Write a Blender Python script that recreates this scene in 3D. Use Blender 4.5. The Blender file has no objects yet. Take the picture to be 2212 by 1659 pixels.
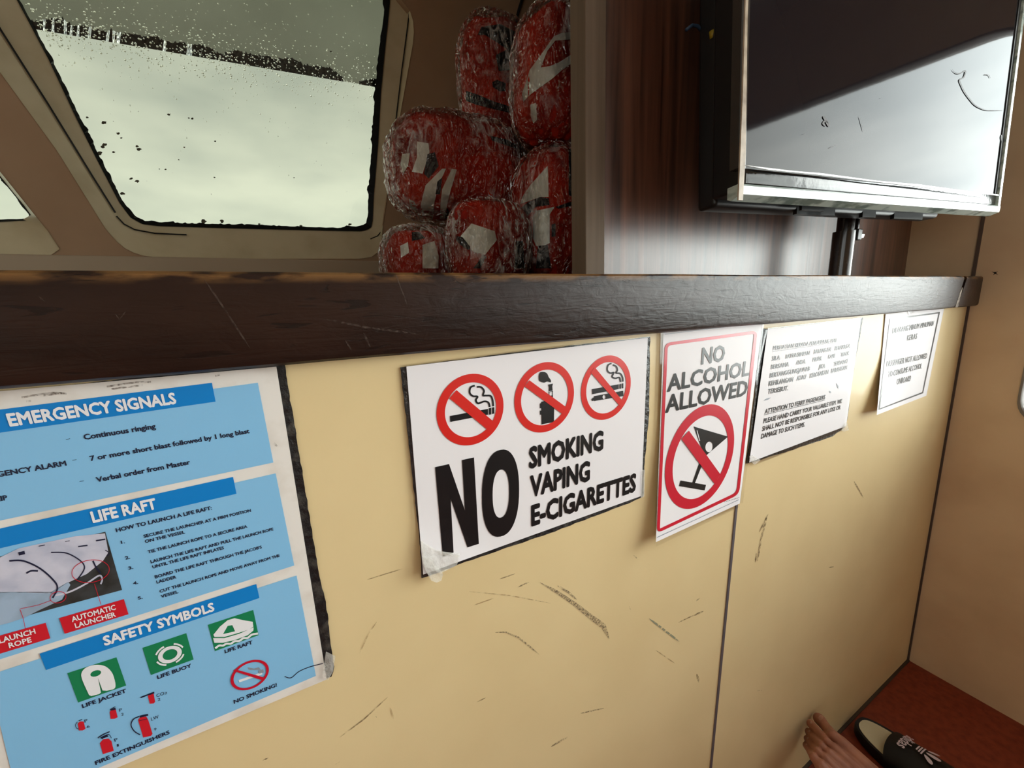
import bpy, bmesh, math, random
from mathutils import Vector, Matrix, noise
random.seed(7)
sc = bpy.context.scene
C = sc.collection

# ------------------------------------------------------------------ camera
FPX, PW, PH = 848.5, 2212.0, 1659.0            # focal length and frame, in pixels
YAW, PITCH, ROLL = math.radians(27.5693), math.radians(11.0511), math.radians(-2.1936)
EYE = Vector((0.0, -0.353, 1.112))             # seated eye height, 35 cm from the bulkhead
_f = Vector((math.sin(YAW), math.cos(YAW), 0)); _r = Vector((math.cos(YAW), -math.sin(YAW), 0)); _u = Vector((0, 0, 1))
FWD = _f*math.cos(PITCH) - _u*math.sin(PITCH)
_u2 = _u*math.cos(PITCH) + _f*math.sin(PITCH)
RGT = _r*math.cos(ROLL) + _u2*math.sin(ROLL)
UPV = _u2*math.cos(ROLL) - _r*math.sin(ROLL)
cam_d = bpy.data.cameras.new('camera'); cam = bpy.data.objects.new('camera', cam_d); C.objects.link(cam)
cam_d.sensor_width = 36.0; cam_d.lens = FPX/PW*36.0; cam_d.clip_start = 0.01
cam.matrix_world = Matrix(((RGT.x, UPV.x, -FWD.x, EYE.x), (RGT.y, UPV.y, -FWD.y, EYE.y), (RGT.z, UPV.z, -FWD.z, EYE.z), (0, 0, 0, 1)))
sc.camera = cam
sc.view_settings.view_transform = 'Standard'; sc.view_settings.look = 'None'
sc.view_settings.gamma = 1.0; sc.view_settings.use_curve_mapping = False
sc.view_settings.exposure = 0.0
sc.cycles.use_denoising = True
sc.cycles.max_bounces = 10; sc.cycles.diffuse_bounces = 5; sc.cycles.transparent_max_bounces = 16
sc.cycles.sample_clamp_indirect = 6.0

# ------------------------------------------------------------------ overcast sky, brighter to starboard
w = bpy.data.worlds.new('overcast_sky'); sc.world = w; w.use_nodes = True
nt = w.node_tree; N = nt.nodes; L = nt.links; N.clear()
wo = N.new('ShaderNodeOutputWorld'); bg = N.new('ShaderNodeBackground'); L.new(bg.outputs[0], wo.inputs[0])
tc = N.new('ShaderNodeTexCoord')
def sky_side(direction, top):
    d_ = N.new('ShaderNodeVectorMath'); d_.operation = 'DOT_PRODUCT'; d_.inputs[1].default_value = direction
    L.new(tc.outputs['Generated'], d_.inputs[0])
    r_ = N.new('ShaderNodeMapRange'); r_.interpolation_type = 'SMOOTHSTEP'
    r_.inputs[1].default_value = 0.05; r_.inputs[2].default_value = 0.75; r_.inputs[3].default_value = 0.0; r_.inputs[4].default_value = top
    L.new(d_.outputs['Value'], r_.inputs[0]); return r_.outputs[0]
mr = N.new('ShaderNodeMath'); mr.operation = 'ADD'                  # bright sky to starboard, port sky raised for fill, heavy cloud over the bow
L.new(sky_side((1.0, -0.30, 0.0), 12.6), mr.inputs[0]); L.new(sky_side((-1.0, -0.30, 0.0), 2.1), mr.inputs[1])
mb = N.new('ShaderNodeMath'); mb.operation = 'ADD'; mb.inputs[1].default_value = 0.86; L.new(mr.outputs[0], mb.inputs[0]); mr = mb
ns = N.new('ShaderNodeTexNoise'); ns.inputs['Scale'].default_value = 2.6; ns.inputs['Detail'].default_value = 4.0
mp = N.new('ShaderNodeMapping'); mp.inputs['Scale'].default_value = (1, 1, 2.6)
L.new(tc.outputs['Generated'], mp.inputs[0]); L.new(mp.outputs[0], ns.inputs['Vector'])
cr = N.new('ShaderNodeValToRGB'); L.new(ns.outputs['Fac'], cr.inputs[0])
cr.color_ramp.elements[0].position = 0.36; cr.color_ramp.elements[0].color = (0.73, 0.79, 0.785, 1)
cr.color_ramp.elements[1].position = 0.62; cr.color_ramp.elements[1].color = (1.08, 1.12, 1.07, 1)
sx = N.new('ShaderNodeSeparateXYZ'); L.new(tc.outputs['Generated'], sx.inputs[0])
mz = N.new('ShaderNodeMapRange'); mz.inputs[1].default_value = -0.12; mz.inputs[2].default_value = 0.02; mz.inputs[3].default_value = 0.55; mz.inputs[4].default_value = 1.0
L.new(sx.outputs['Z'], mz.inputs[0])
mh = N.new('ShaderNodeMapRange'); mh.inputs[1].default_value = 0.15; mh.inputs[2].default_value = 0.55; mh.inputs[3].default_value = 1.0; mh.inputs[4].default_value = 0.62
L.new(sx.outputs['Z'], mh.inputs[0])                            # brightest toward the horizon
mz2 = N.new('ShaderNodeMath'); mz2.operation = 'MULTIPLY'; L.new(mz.outputs[0], mz2.inputs[0]); L.new(mh.outputs[0], mz2.inputs[1])
mm = N.new('ShaderNodeMath'); mm.operation = 'MULTIPLY'; L.new(mr.outputs[0], mm.inputs[0]); L.new(mz2.outputs[0], mm.inputs[1])
L.new(cr.outputs[0], bg.inputs['Color']); L.new(mm.outputs[0], bg.inputs['Strength'])

def portal(name, loc, rot, sx_, sy_):
    ld = bpy.data.lights.new(name, 'AREA'); ld.shape = 'RECTANGLE'; ld.size = sx_; ld.size_y = sy_; ld.cycles.is_portal = True
    o = bpy.data.objects.new(name, ld); o.location = loc; o.rotation_euler = rot; C.objects.link(o)
portal('daylight_starboard', (1.62, -0.93, 1.38), (0, math.radians(90), 0), 1.25, 1.75)
portal('port_fill_portal', (-2.52, -2.2, 1.3), (0, math.radians(-90), 0), 1.1, 2.7)  # portal at the port windows, which are added for fill light
portal('daylight_bow', (-0.05, 0.95, 1.65), (math.radians(-90), 0, 0), 1.3, 0.95)

# ------------------------------------------------------------------ helpers
def px_ray(u, v): return RGT*((u-PW/2)/FPX) - UPV*((v-PH/2)/FPX) + FWD
def at_y(u, v, y): r = px_ray(u, v); return EYE + r*((y-EYE.y)/r.y)
def at_z(u, v, z): r = px_ray(u, v); return EYE + r*((z-EYE.z)/r.z)
def to_px(p):
    d = Vector(p)-EYE; z = d.dot(FWD); return (PW/2+FPX*d.dot(RGT)/z, PH/2-FPX*d.dot(UPV)/z)
def lin(c): c /= 255.0; return c/12.92 if c <= 0.04045 else ((c+0.055)/1.055)**2.4
def rgb(r, g, b): return (lin(r), lin(g), lin(b), 1.0)

def mat(name, col, rough=0.5, spec=0.5, coat=0.0, coat_rough=0.1, metal=0.0, bump=None, var=None, ior=1.5, trans=0.0):
    """principled material; bump=(scale, strength, stretch xyz), var=(scale, dark colour, low, high, stretch)"""
    m = bpy.data.materials.new(name); m.use_nodes = True
    n = m.node_tree.nodes; l = m.node_tree.links; p = n['Principled BSDF']
    p.inputs['Base Color'].default_value = col; p.inputs['Roughness'].default_value = rough
    p.inputs['Specular IOR Level'].default_value = spec; p.inputs['Coat Weight'].default_value = coat
    p.inputs['Coat Roughness'].default_value = coat_rough; p.inputs['Metallic'].default_value = metal
    p.inputs['IOR'].default_value = ior; p.inputs['Transmission Weight'].default_value = trans
    t = n.new('ShaderNodeTexCoord')
    if bump:
        mpn = n.new('ShaderNodeMapping'); mpn.inputs['Scale'].default_value = bump[2] if len(bump) > 2 else (1, 1, 1)
        x = n.new('ShaderNodeTexNoise'); x.inputs['Scale'].default_value = bump[0]; x.inputs['Detail'].default_value = 5
        b = n.new('ShaderNodeBump'); b.inputs['Strength'].default_value = bump[1]; b.inputs['Distance'].default_value = 0.01
        l.new(t.outputs['Object'], mpn.inputs[0]); l.new(mpn.outputs[0], x.inputs['Vector'])
        l.new(x.outputs['Fac'], b.inputs['Height']); l.new(b.outputs[0], p.inputs['Normal'])
        if coat: l.new(b.outputs[0], p.inputs['Coat Normal'])
    if var:
        mpn = n.new('ShaderNodeMapping'); mpn.inputs['Scale'].default_value = var[4] if len(var) > 4 else (1, 1, 1)
        x = n.new('ShaderNodeTexNoise'); x.inputs['Scale'].default_value = var[0]; x.inputs['Detail'].default_value = 6
        r = n.new('ShaderNodeMapRange'); r.inputs[1].default_value = var[2]; r.inputs[2].default_value = var[3]
        mx = n.new('ShaderNodeMix'); mx.data_type = 'RGBA'; mx.inputs['A'].default_value = var[1]; mx.inputs['B'].default_value = col
        l.new(t.outputs['Object'], mpn.inputs[0]); l.new(mpn.outputs[0], x.inputs['Vector'])
        l.new(x.outputs['Fac'], r.inputs[0]); l.new(r.outputs[0], mx.inputs['Factor']); l.new(mx.outputs['Result'], p.inputs['Base Color'])
    return m

def obj(name, me, m, parent=None, smooth=False, angle=None):
    if m is not None:
        me.materials.clear()
        for q in (m if isinstance(m, (list, tuple)) else [m]): me.materials.append(q)
    if smooth: me.polygons.foreach_set('use_smooth', [True]*len(me.polygons))
    if smooth and angle:
        me.set_sharp_from_angle(angle=math.radians(angle))
    o = bpy.data.objects.new(name, me); C.objects.link(o)
    if parent is not None: o.parent = parent; o.matrix_parent_inverse = parent.matrix_world.inverted()
    return o
class BM:
    """bmesh with small shape builders"""
    def __init__(s): s.b = bmesh.new()
    def poly(s, pts, flip=False):
        vs = [s.b.verts.new(p) for p in pts]
        try: return s.b.faces.new(vs[::-1] if flip else vs)
        except ValueError: return None
    def box(s, lo, hi, bev=0.0):
        r = bmesh.ops.create_cube(s.b, size=1.0)['verts']; c = [(a+b)/2 for a, b in zip(lo, hi)]
        for v in r: v.co = Vector([c[i]+v.co[i]*(hi[i]-lo[i]) for i in range(3)])
        if bev: bmesh.ops.bevel(s.b, geom=list({e for v in r for e in v.link_edges}), offset=bev, segments=3, affect='EDGES', profile=0.5)
        return r
    def frame_box(s, o, ax, ay, az, lo, hi, bev=0.0):
        r = bmesh.ops.create_cube(s.b, size=1.0)['verts']
        for v in r:
            q = [(lo[i]+hi[i])/2+v.co[i]*(hi[i]-lo[i]) for i in range(3)]; v.co = o+ax*q[0]+ay*q[1]+az*q[2]
        if bev: bmesh.ops.bevel(s.b, geom=list({e for v in r for e in v.link_edges}), offset=bev, segments=3, affect='EDGES', profile=0.5)
    def cyl(s, a, b, r0, r1=None, n=24, caps=True):
        a = Vector(a); b = Vector(b); r1 = r0 if r1 is None else r1
        d = (b-a).normalized(); x = d.orthogonal().normalized(); y = d.cross(x)
        A = [s.b.verts.new(a+(x*math.cos(2*math.pi*i/n)+y*math.sin(2*math.pi*i/n))*r0) for i in range(n)]
        B = [s.b.verts.new(b+(x*math.cos(2*math.pi*i/n)+y*math.sin(2*math.pi*i/n))*r1) for i in range(n)]
        for i in range(n): s.b.faces.new((A[i], A[(i+1) % n], B[(i+1) % n], B[i]))
        if caps: s.b.faces.new(A[::-1]); s.b.faces.new(B)
    def tube(s, pts, r, n=8):
        pts = [Vector(p) for p in pts]; rings = []
        for i, p in enumerate(pts):
            d = (pts[min(i+1, len(pts)-1)]-pts[max(i-1, 0)]).normalized()
            x = d.cross(Vector((0.3, 0.1, 1))).normalized(); y = d.cross(x)
            rr = r[i] if isinstance(r, (list, tuple)) else r
            rings.append([s.b.verts.new(p+(x*math.cos(2*math.pi*k/n)+y*math.sin(2*math.pi*k/n))*rr) for k in range(n)])
        for A, B in zip(rings, rings[1:]):
            for k in range(n): s.b.faces.new((A[k], A[(k+1) % n], B[(k+1) % n], B[k]))
        s.b.faces.new(rings[0][::-1]); s.b.faces.new(rings[-1])
    def prism(s, loop, d):
        """closed loop of points swept by vector d"""
        d = Vector(d); A = [s.b.verts.new(p) for p in loop]; B = [s.b.verts.new(Vector(p)+d) for p in loop]; n = len(A)
        for i in range(n): s.b.faces.new((A[i], A[(i+1) % n], B[(i+1) % n], B[i]))
        s.b.faces.new(A[::-1]); s.b.faces.new(B)
    def capsule(s, a, b, r0, r1, n=20):
        a = Vector(a); b = Vector(b); k = max(8, int((b-a).length/(0.3*min(r0, r1))))
        for i in range(k+1):
            t = i/k; q = a.lerp(b, t); r = r0+(r1-r0)*t
            e = bmesh.ops.create_icosphere(s.b, subdivisions=3 if k == 8 else 2, radius=r)['verts']
            for v in e: v.co += q
    def out(s, name, m, parent=None, smooth=False, angle=None, normals=True):
        if normals: bmesh.ops.recalc_face_normals(s.b, faces=s.b.faces[:])
        me = bpy.data.meshes.new(name); s.b.to_mesh(me); s.b.free()
        return obj(name, me, m, parent, smooth, angle)

def thing(name, label, cat, loc, group=None):
    o = bpy.data.objects.new(name, None); o.empty_display_size = 0.02; C.objects.link(o)
    o.location = loc; o.matrix_world = Matrix.Translation(loc)
    o['label'] = label; o['category'] = cat
    if group: o['group'] = group
    return o
def tag(o, label, cat, group=None):
    o['label'] = label; o['category'] = cat
    if group: o['group'] = group
    return o
def struct(o): o['kind'] = 'structure'; return o
def structure(name, loc=(0, 0, 0)):
    o = bpy.data.objects.new(name, None); o.empty_display_size = 0.02; C.objects.link(o)
    o.location = loc; o.matrix_world = Matrix.Translation(loc); o['kind'] = 'structure'; return o

def rounded(pts, rad, n=8):
    """polygon with rounded corners (2-D)"""
    out = []; m = len(pts)
    for i in range(m):
        p0 = Vector(pts[i-1]); p = Vector(pts[i]); p1 = Vector(pts[(i+1) % m])
        a = (p0-p).normalized(); b = (p1-p).normalized(); r = rad[i] if isinstance(rad, (list, tuple)) else rad
        if r <= 0: out.append(tuple(p)); continue
        A = p+a*r; B = p+b*r
        for k in range(n+1):
            t = k/n; out.append(tuple(A*(1-t)**2+p*2*t*(1-t)+B*t*t))
    return out
def wall_with_holes(outer, holes, fmap, depth):
    """flat wall with openings: 2-D loops, fmap(a, b, d) gives the point at depth d behind the face"""
    b = bmesh.new(); edges = []; loops = []
    for lp in [outer]+holes:
        vs = [b.verts.new((p[0], p[1], 0)) for p in lp]; loops.append(vs)
        for i in range(len(vs)): edges.append(b.edges.new((vs[i], vs[(i+1) % len(vs)])))
    bmesh.ops.triangle_fill(b, use_beauty=True, use_dissolve=False, edges=edges)
    fr = list(b.faces); two = {v: b.verts.new(v.co) for vs in loops for v in vs}
    for f in fr: b.faces.new([two[v] for v in f.verts][::-1])
    for vs in loops:
        for i in range(len(vs)):
            p, q = vs[i], vs[(i+1) % len(vs)]; b.faces.new((p, q, two[q], two[p]))
    back = set(two.values())
    co = {v: fmap(v.co.x, v.co.y, depth if v in back else 0.0) for v in b.verts}
    for v in b.verts: v.co = co[v]
    bmesh.ops.recalc_face_normals(b, faces=b.faces[:])
    return b

# ------------------------------------------------------------------ materials
def wall_paint():
    m = mat('cream_wall_paint', rgb(226, 204, 156), 0.45, 0.3, coat=0.12, coat_rough=0.07, bump=(9, 0.10), var=(5, rgb(219, 196, 148), 0.30, 0.62))
    return m
M = dict(
    cream=wall_paint(),
    tan=mat('tan_wall_paint', rgb(212, 184, 148), 0.55, 0.3, bump=(40, 0.05), var=(6, rgb(198, 168, 134), 0.3, 0.6)),
    front=mat('bow_wall_paint', rgb(154, 127, 101), 0.6, 0.2, var=(7, rgb(146, 119, 93), 0.3, 0.6)),
    frame=mat('window_frame_paint', rgb(182, 172, 143), 0.45, 0.35, var=(14, rgb(170, 158, 128), 0.3, 0.6)),
    ceil=mat('ceiling_paint', rgb(214, 208, 196), 0.6),
    floor=mat('red_brown_floor', rgb(140, 62, 38), 0.55, 0.3, bump=(300, 0.15), var=(60, rgb(118, 46, 28), 0.3, 0.62)),
    black=mat('black_tape', rgb(24, 24, 25), 0.42, 0.5, bump=(160, 0.3), var=(90, rgb(60, 58, 54), 0.36, 0.5)),
    rubber=mat('black_sealant', rgb(9, 9, 10), 0.5, 0.3),
    paper=mat('laminated_white_paper', rgb(236, 233, 236), 0.5, 0.15, coat=0.06, coat_rough=0.05, bump=(14, 0.035)),
    oldpaper=mat('aged_white_poster', rgb(232, 228, 222), 0.45, 0.3, coat=0.3, coat_rough=0.12, var=(30, rgb(214, 206, 196), 0.28, 0.5)),
    ink=mat('black_ink', rgb(20, 20, 22), 0.35, 0.4, coat=0.2, coat_rough=0.05),
    navy=mat('dark_navy_ink', rgb(22, 30, 58), 0.4),
    whiteink=mat('white_ink', rgb(235, 236, 240), 0.4),
    red=mat('red_ink', rgb(214, 38, 30), 0.35, 0.4, coat=0.2, coat_rough=0.05),
    crimson=mat('crimson_ink', rgb(200, 22, 48), 0.35, 0.4, coat=0.2, coat_rough=0.05),
    boxred=mat('box_red_ink', rgb(206, 28, 44), 0.4),
    blue=mat('blue_ink', rgb(14, 128, 206), 0.4, 0.3),
    sky=mat('light_blue_ink', rgb(134, 192, 232), 0.42, 0.3),
    green=mat('green_ink', rgb(12, 128, 82), 0.4),
    greyink=mat('grey_ink', rgb(140, 148, 160), 0.4),
    photo_dark=mat('photo_dark_ink', rgb(58, 62, 64), 0.4, var=(120, rgb(40, 42, 40), 0.35, 0.6)),
    photo_white=mat('photo_pale_ink', rgb(206, 206, 222), 0.4, var=(60, rgb(180, 184, 204), 0.35, 0.6)),
    photo_grey=mat('photo_grey_ink', rgb(160, 182, 206), 0.4, var=(60, rgb(140, 160, 180), 0.35, 0.6)),
    steel=mat('dull_metal', rgb(120, 116, 124), 0.45, 0.5, metal=0.6),
    pole=mat('brown_black_pole_paint', rgb(44, 36, 34), 0.22, 0.5, coat=0.3, var=(30, rgb(30, 24, 22), 0.3, 0.6)),
    bolt=mat('zinc_bolt', rgb(205, 205, 200), 0.35, metal=0.7),
    plastic=mat('black_tv_plastic', rgb(22, 23, 24), 0.38, 0.5),
    screen=mat('dark_glossy_screen', rgb(30, 26, 29), 0.05, 0.22, ior=1.32, bump=(5, 0.02)),
    acryl=mat('milky_acrylic_edge', rgb(196, 214, 206), 0.16, 0.6, coat=0.5, var=(26, rgb(120, 140, 134), 0.36, 0.5, (1, 1, 3))),
    kraft=mat('peeling_beige_tape', rgb(196, 180, 158), 0.4, 0.5, var=(50, rgb(150, 132, 112), 0.3, 0.6)),
    orange=mat('orange_red_fabric', rgb(168, 36, 15), 0.7, 0.15, bump=(220, 0.25), var=(9, rgb(108, 17, 9), 0.34, 0.6)),
    reflect=mat('silver_reflective_tape', rgb(196, 200, 190), 0.4, 0.5, metal=0.15, bump=(60, 0.2)),
    strap=mat('black_webbing', rgb(24, 25, 28), 0.7, 0.2, bump=(300, 0.2)),
    skin=mat('brown_skin', rgb(158, 104, 80), 0.5, 0.35, bump=(160, 0.08), var=(26, rgb(132, 82, 64), 0.32, 0.62)),
    nail=mat('toenail', rgb(170, 120, 100), 0.3, 0.5, coat=0.3),
    slide=mat('black_rubber_slide', rgb(13, 13, 15), 0.5, 0.4, bump=(400, 0.1)),
    insole=mat('cream_insole', rgb(206, 196, 164), 0.6, 0.2, bump=(300, 0.1)),
    logo=mat('pale_logo_print', rgb(214, 198, 208), 0.5, 0.3),
    cable=mat('black_cable', rgb(14, 14, 15), 0.4, 0.5),
)
M['skin'].node_tree.nodes['Principled BSDF'].inputs['Subsurface Weight'].default_value = 0.08
M['skin'].node_tree.nodes['Principled BSDF'].inputs['Subsurface Radius'].default_value = (0.01, 0.004, 0.002)

def wood_material(name, c1, c2, rough, coat, scale=(26, 26, 1.1)):
    m = bpy.data.materials.new(name); m.use_nodes = True; n = m.node_tree.nodes; l = m.node_tree.links; p = n['Principled BSDF']
    t = n.new('ShaderNodeTexCoord'); q = n.new('ShaderNodeMapping'); q.inputs['Scale'].default_value = scale
    a = n.new('ShaderNodeTexNoise'); a.inputs['Scale'].default_value = 2.4; a.inputs['Detail'].default_value = 8; a.inputs['Distortion'].default_value = 0.5
    r = n.new('ShaderNodeValToRGB'); r.color_ramp.elements[0].position = 0.32; r.color_ramp.elements[0].color = c1
    r.color_ramp.elements[1].position = 0.66; r.color_ramp.elements[1].color = c2
    l.new(t.outputs['Object'], q.inputs[0]); l.new(q.outputs[0], a.inputs['Vector']); l.new(a.outputs['Fac'], r.inputs[0]); l.new(r.outputs[0], p.inputs['Base Color'])
    b = n.new('ShaderNodeBump'); b.inputs['Strength'].default_value = 0.08; b.inputs['Distance'].default_value = 0.004
    l.new(a.outputs['Fac'], b.inputs['Height']); l.new(b.outputs[0], p.inputs['Normal'])
    p.inputs['Roughness'].default_value = rough; p.inputs['Coat Weight'].default_value = coat; p.inputs['Coat Roughness'].default_value = 0.3
    return m
M['wood'] = wood_material('dark_wood_laminate', rgb(52, 32, 25), rgb(112, 72, 54), 0.36, 0.45)
M['woodtrim'] = wood_material('brown_trim_board', rgb(98, 82, 66), rgb(112, 94, 76), 0.75, 0.0)

def ledge_material():
    m = bpy.data.materials.new('worn_dark_brown_gloss_paint'); m.use_nodes = True; n = m.node_tree.nodes; l = m.node_tree.links; p = n['Principled BSDF']
    t = n.new('ShaderNodeTexCoord')
    def nz(scale, stretch, det=6, dist=0.0):
        q = n.new('ShaderNodeMapping'); q.inputs['Scale'].default_value = stretch; l.new(t.outputs['Object'], q.inputs[0])
        a = n.new('ShaderNodeTexNoise'); a.inputs['Scale'].default_value = scale; a.inputs['Detail'].default_value = det; a.inputs['Distortion'].default_value = dist
        l.new(q.outputs[0], a.inputs['Vector']); return a
    def rng(src, a, b, lo=0.0, hi=1.0):
        r = n.new('ShaderNodeMapRange'); r.inputs[1].default_value = a; r.inputs[2].default_value = b; r.inputs[3].default_value = lo; r.inputs[4].default_value = hi
        l.new(src, r.inputs[0]); return r.outputs[0]
    def mix(f, A, B):
        x = n.new('ShaderNodeMix'); x.data_type = 'RGBA'; l.new(f, x.inputs['Factor'])
        for k, s in (('A', A), ('B', B)):
            if isinstance(s, tuple): x.inputs[k].default_value = s
            else: l.new(s, x.inputs[k])
        return x.outputs['Result']
    def mul(a, b):
        x = n.new('ShaderNodeMath'); x.operation = 'MULTIPLY'; l.new(a, x.inputs[0]); l.new(b, x.inputs[1]); return x.outputs[0]
    base = mix(rng(nz(8, (1, 1, 3)).outputs['Fac'], 0.35, 0.65), rgb(34, 21, 16), rgb(46, 29, 22))
    sep = n.new('ShaderNodeSeparateXYZ'); l.new(t.outputs['Object'], sep.inputs[0])
    edge = rng(sep.outputs['Z'], 1.1345, 1.1425)                        # bare wood along the worn top arris
    chips = rng(nz(60, (0.5, 1, 1.6)).outputs['Fac'], 0.42, 0.56)
    c2 = mix(mul(edge, chips), base, rgb(124, 88, 50))
    scr = rng(nz(55, (0.35, 1, 2.6), 8, 1.2).outputs['Fac'], 0.635, 0.67)   # chips and scratches over the face
    c3 = mix(scr, c2, rgb(30, 19, 15))
    l.new(c3, p.inputs['Base Color'])
    br = nz(30, (0.6, 1, 5), 8, 1.4)
    big = nz(70, (0.8, 1, 1.2), 6, 0.8)
    add = n.new('ShaderNodeMath'); add.operation = 'ADD'; l.new(br.outputs['Fac'], add.inputs[0]); l.new(big.outputs['Fac'], add.inputs[1])
    hs = n.new('ShaderNodeMath'); hs.operation = 'MULTIPLY'; hs.inputs[1].default_value = 0.25; l.new(scr, hs.inputs[0])
    sub = n.new('ShaderNodeMath'); sub.operation = 'SUBTRACT'; l.new(add.outputs[0], sub.inputs[0]); l.new(hs.outputs[0], sub.inputs[1])
    b = n.new('ShaderNodeBump'); b.inputs['Strength'].default_value = 0.34; b.inputs['Distance'].default_value = 0.0016
    l.new(sub.outputs[0], b.inputs['Height']); l.new(b.outputs[0], p.inputs['Normal']); l.new(b.outputs[0], p.inputs['Coat Normal'])
    p.inputs['Roughness'].default_value = 0.38; p.inputs['Specular IOR Level'].default_value = 0.2
    p.inputs['Coat Weight'].default_value = 0.05; p.inputs['Coat Roughness'].default_value = 0.2
    return m
M['ledge'] = ledge_material()

def film_material(name, tint, gloss, rough):
    """thin clear plastic: mostly see-through, with a mirror-like sheen"""
    m = bpy.data.materials.new(name); m.use_nodes = True; n = m.node_tree.nodes; l = m.node_tree.links; n.clear()
    o = n.new('ShaderNodeOutputMaterial'); a = n.new('ShaderNodeBsdfTransparent'); g = n.new('ShaderNodeBsdfGlossy'); x = n.new('ShaderNodeMixShader')
    a.inputs[0].default_value = tint; g.inputs['Roughness'].default_value = rough; g.inputs['Color'].default_value = (1, 1, 1, 1)
    lw = n.new('ShaderNodeLayerWeight'); lw.inputs[0].default_value = 0.25
    r = n.new('ShaderNodeMapRange'); r.inputs[1].default_value = 0.0; r.inputs[2].default_value = 1.0; r.inputs[3].default_value = gloss; r.inputs[4].default_value = 0.8
    l.new(lw.outputs['Fresnel'], r.inputs[0]); l.new(r.outputs[0], x.inputs[0]); l.new(a.outputs[0], x.inputs[1]); l.new(g.outputs[0], x.inputs[2]); l.new(x.outputs[0], o.inputs[0])
    return m
M['film'] = film_material('clear_bag_film', (0.93, 0.91, 0.89, 1), 0.06, 0.06)
def crinkle(m):
    """long sharp folds, milky where the plastic is crumpled"""
    n = m.node_tree.nodes; l = m.node_tree.links
    t = n.new('ShaderNodeTexCoord')
    def fold(scale, rot, stretch, dist):
        q = n.new('ShaderNodeMapping'); q.inputs['Scale'].default_value = stretch; q.inputs['Rotation'].default_value = rot
        a = n.new('ShaderNodeTexNoise'); a.inputs['Scale'].default_value = scale; a.inputs['Detail'].default_value = 2; a.inputs['Distortion'].default_value = dist
        c = n.new('ShaderNodeMath'); c.operation = 'SUBTRACT'; c.inputs[1].default_value = 0.5; d = n.new('ShaderNodeMath'); d.operation = 'ABSOLUTE'
        l.new(t.outputs['Object'], q.inputs[0]); l.new(q.outputs[0], a.inputs['Vector']); l.new(a.outputs['Fac'], c.inputs[0]); l.new(c.outputs[0], d.inputs[0]); return d.outputs[0]
    f1 = fold(11, (0.2, 0.5, 0.3), (2.2, 2.2, 0.7), 1.2); f2 = fold(17, (0.1, -0.7, 0.9), (2.0, 2.0, 0.9), 1.6)
    ad = n.new('ShaderNodeMath'); ad.operation = 'ADD'; l.new(f1, ad.inputs[0]); l.new(f2, ad.inputs[1])
    b = n.new('ShaderNodeBump'); b.inputs['Strength'].default_value = 1.0; b.inputs['Distance'].default_value = 0.05
    l.new(ad.outputs[0], b.inputs['Height'])
    g = next(x for x in n if x.type == 'BSDF_GLOSSY'); l.new(b.outputs[0], g.inputs['Normal'])
    dm = n.new('ShaderNodeBsdfDiffuse'); dm.inputs[0].default_value = (0.75, 0.73, 0.68, 1)
    k = n.new('ShaderNodeTexNoise'); k.inputs['Scale'].default_value = 7.5; k.inputs['Detail'].default_value = 3; l.new(t.outputs['Object'], k.inputs['Vector'])
    r1 = n.new('ShaderNodeMapRange'); r1.inputs[1].default_value = 0.46; r1.inputs[2].default_value = 0.66; l.new(k.outputs['Fac'], r1.inputs[0])
    r2 = n.new('ShaderNodeMapRange'); r2.inputs[1].default_value = 0.16; r2.inputs[2].default_value = 0.02; r2.inputs[4].default_value = 0.55; l.new(ad.outputs[0], r2.inputs[0])
    mu = n.new('ShaderNodeMath'); mu.operation = 'MULTIPLY'; l.new(r1.outputs[0], mu.inputs[0]); l.new(r2.outputs[0], mu.inputs[1])
    old = next(x for x in n if x.type == 'MIX_SHADER'); out = next(x for x in n if x.type == 'OUTPUT_MATERIAL')
    m2 = n.new('ShaderNodeMixShader'); l.new(mu.outputs[0], m2.inputs[0]); l.new(old.outputs[0], m2.inputs[1]); l.new(dm.outputs[0], m2.inputs[2]); l.new(m2.outputs[0], out.inputs[0])
crinkle(M['film'])
M['clear'] = film_material('clear_laminate_film', (0.985, 0.985, 0.985, 1), 0.03, 0.08)
M['peel'] = mat('peeling_milky_tape', rgb(236, 234, 226), 0.2, 0.5, bump=(90, 0.4)); M['peel'].node_tree.nodes['Principled BSDF'].inputs['Alpha'].default_value = 0.42
M['glass'] = film_material('grimy_window_glass', (0.95, 0.97, 0.86, 1), 0.02, 0.02)
M['sideglass'] = film_material('clear_side_glass', (0.96, 0.97, 0.97, 1), 0.02, 0.02)
def drops_material():
    m = bpy.data.materials.new('water_droplets'); m.use_nodes = True; p = m.node_tree.nodes['Principled BSDF']
    p.inputs['Transmission Weight'].default_value = 1.0; p.inputs['Roughness'].default_value = 0.02; p.inputs['IOR'].default_value = 1.33
    return m
M['drops'] = drops_material()
def smear_material(name, col, lo, hi, scale=220):
    """dry rubbed-on mark: speckled coverage"""
    m = bpy.data.materials.new(name); m.use_nodes = True; n = m.node_tree.nodes; l = m.node_tree.links; p = n['Principled BSDF']
    p.inputs['Base Color'].default_value = col; p.inputs['Roughness'].default_value = 0.7
    t = n.new('ShaderNodeTexCoord'); a = n.new('ShaderNodeTexNoise'); a.inputs['Scale'].default_value = scale; a.inputs['Detail'].default_value = 4
    r = n.new('ShaderNodeMapRange'); r.inputs[1].default_value = lo; r.inputs[2].default_value = hi
    l.new(t.outputs['Object'], a.inputs['Vector']); r.inputs[4].default_value = 0.74; l.new(a.outputs['Fac'], r.inputs[0]); l.new(r.outputs[0], p.inputs['Alpha'])
    return m
M['scuff'] = smear_material('dark_scuff', rgb(104, 86, 70), 0.36, 0.66, 420)
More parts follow.
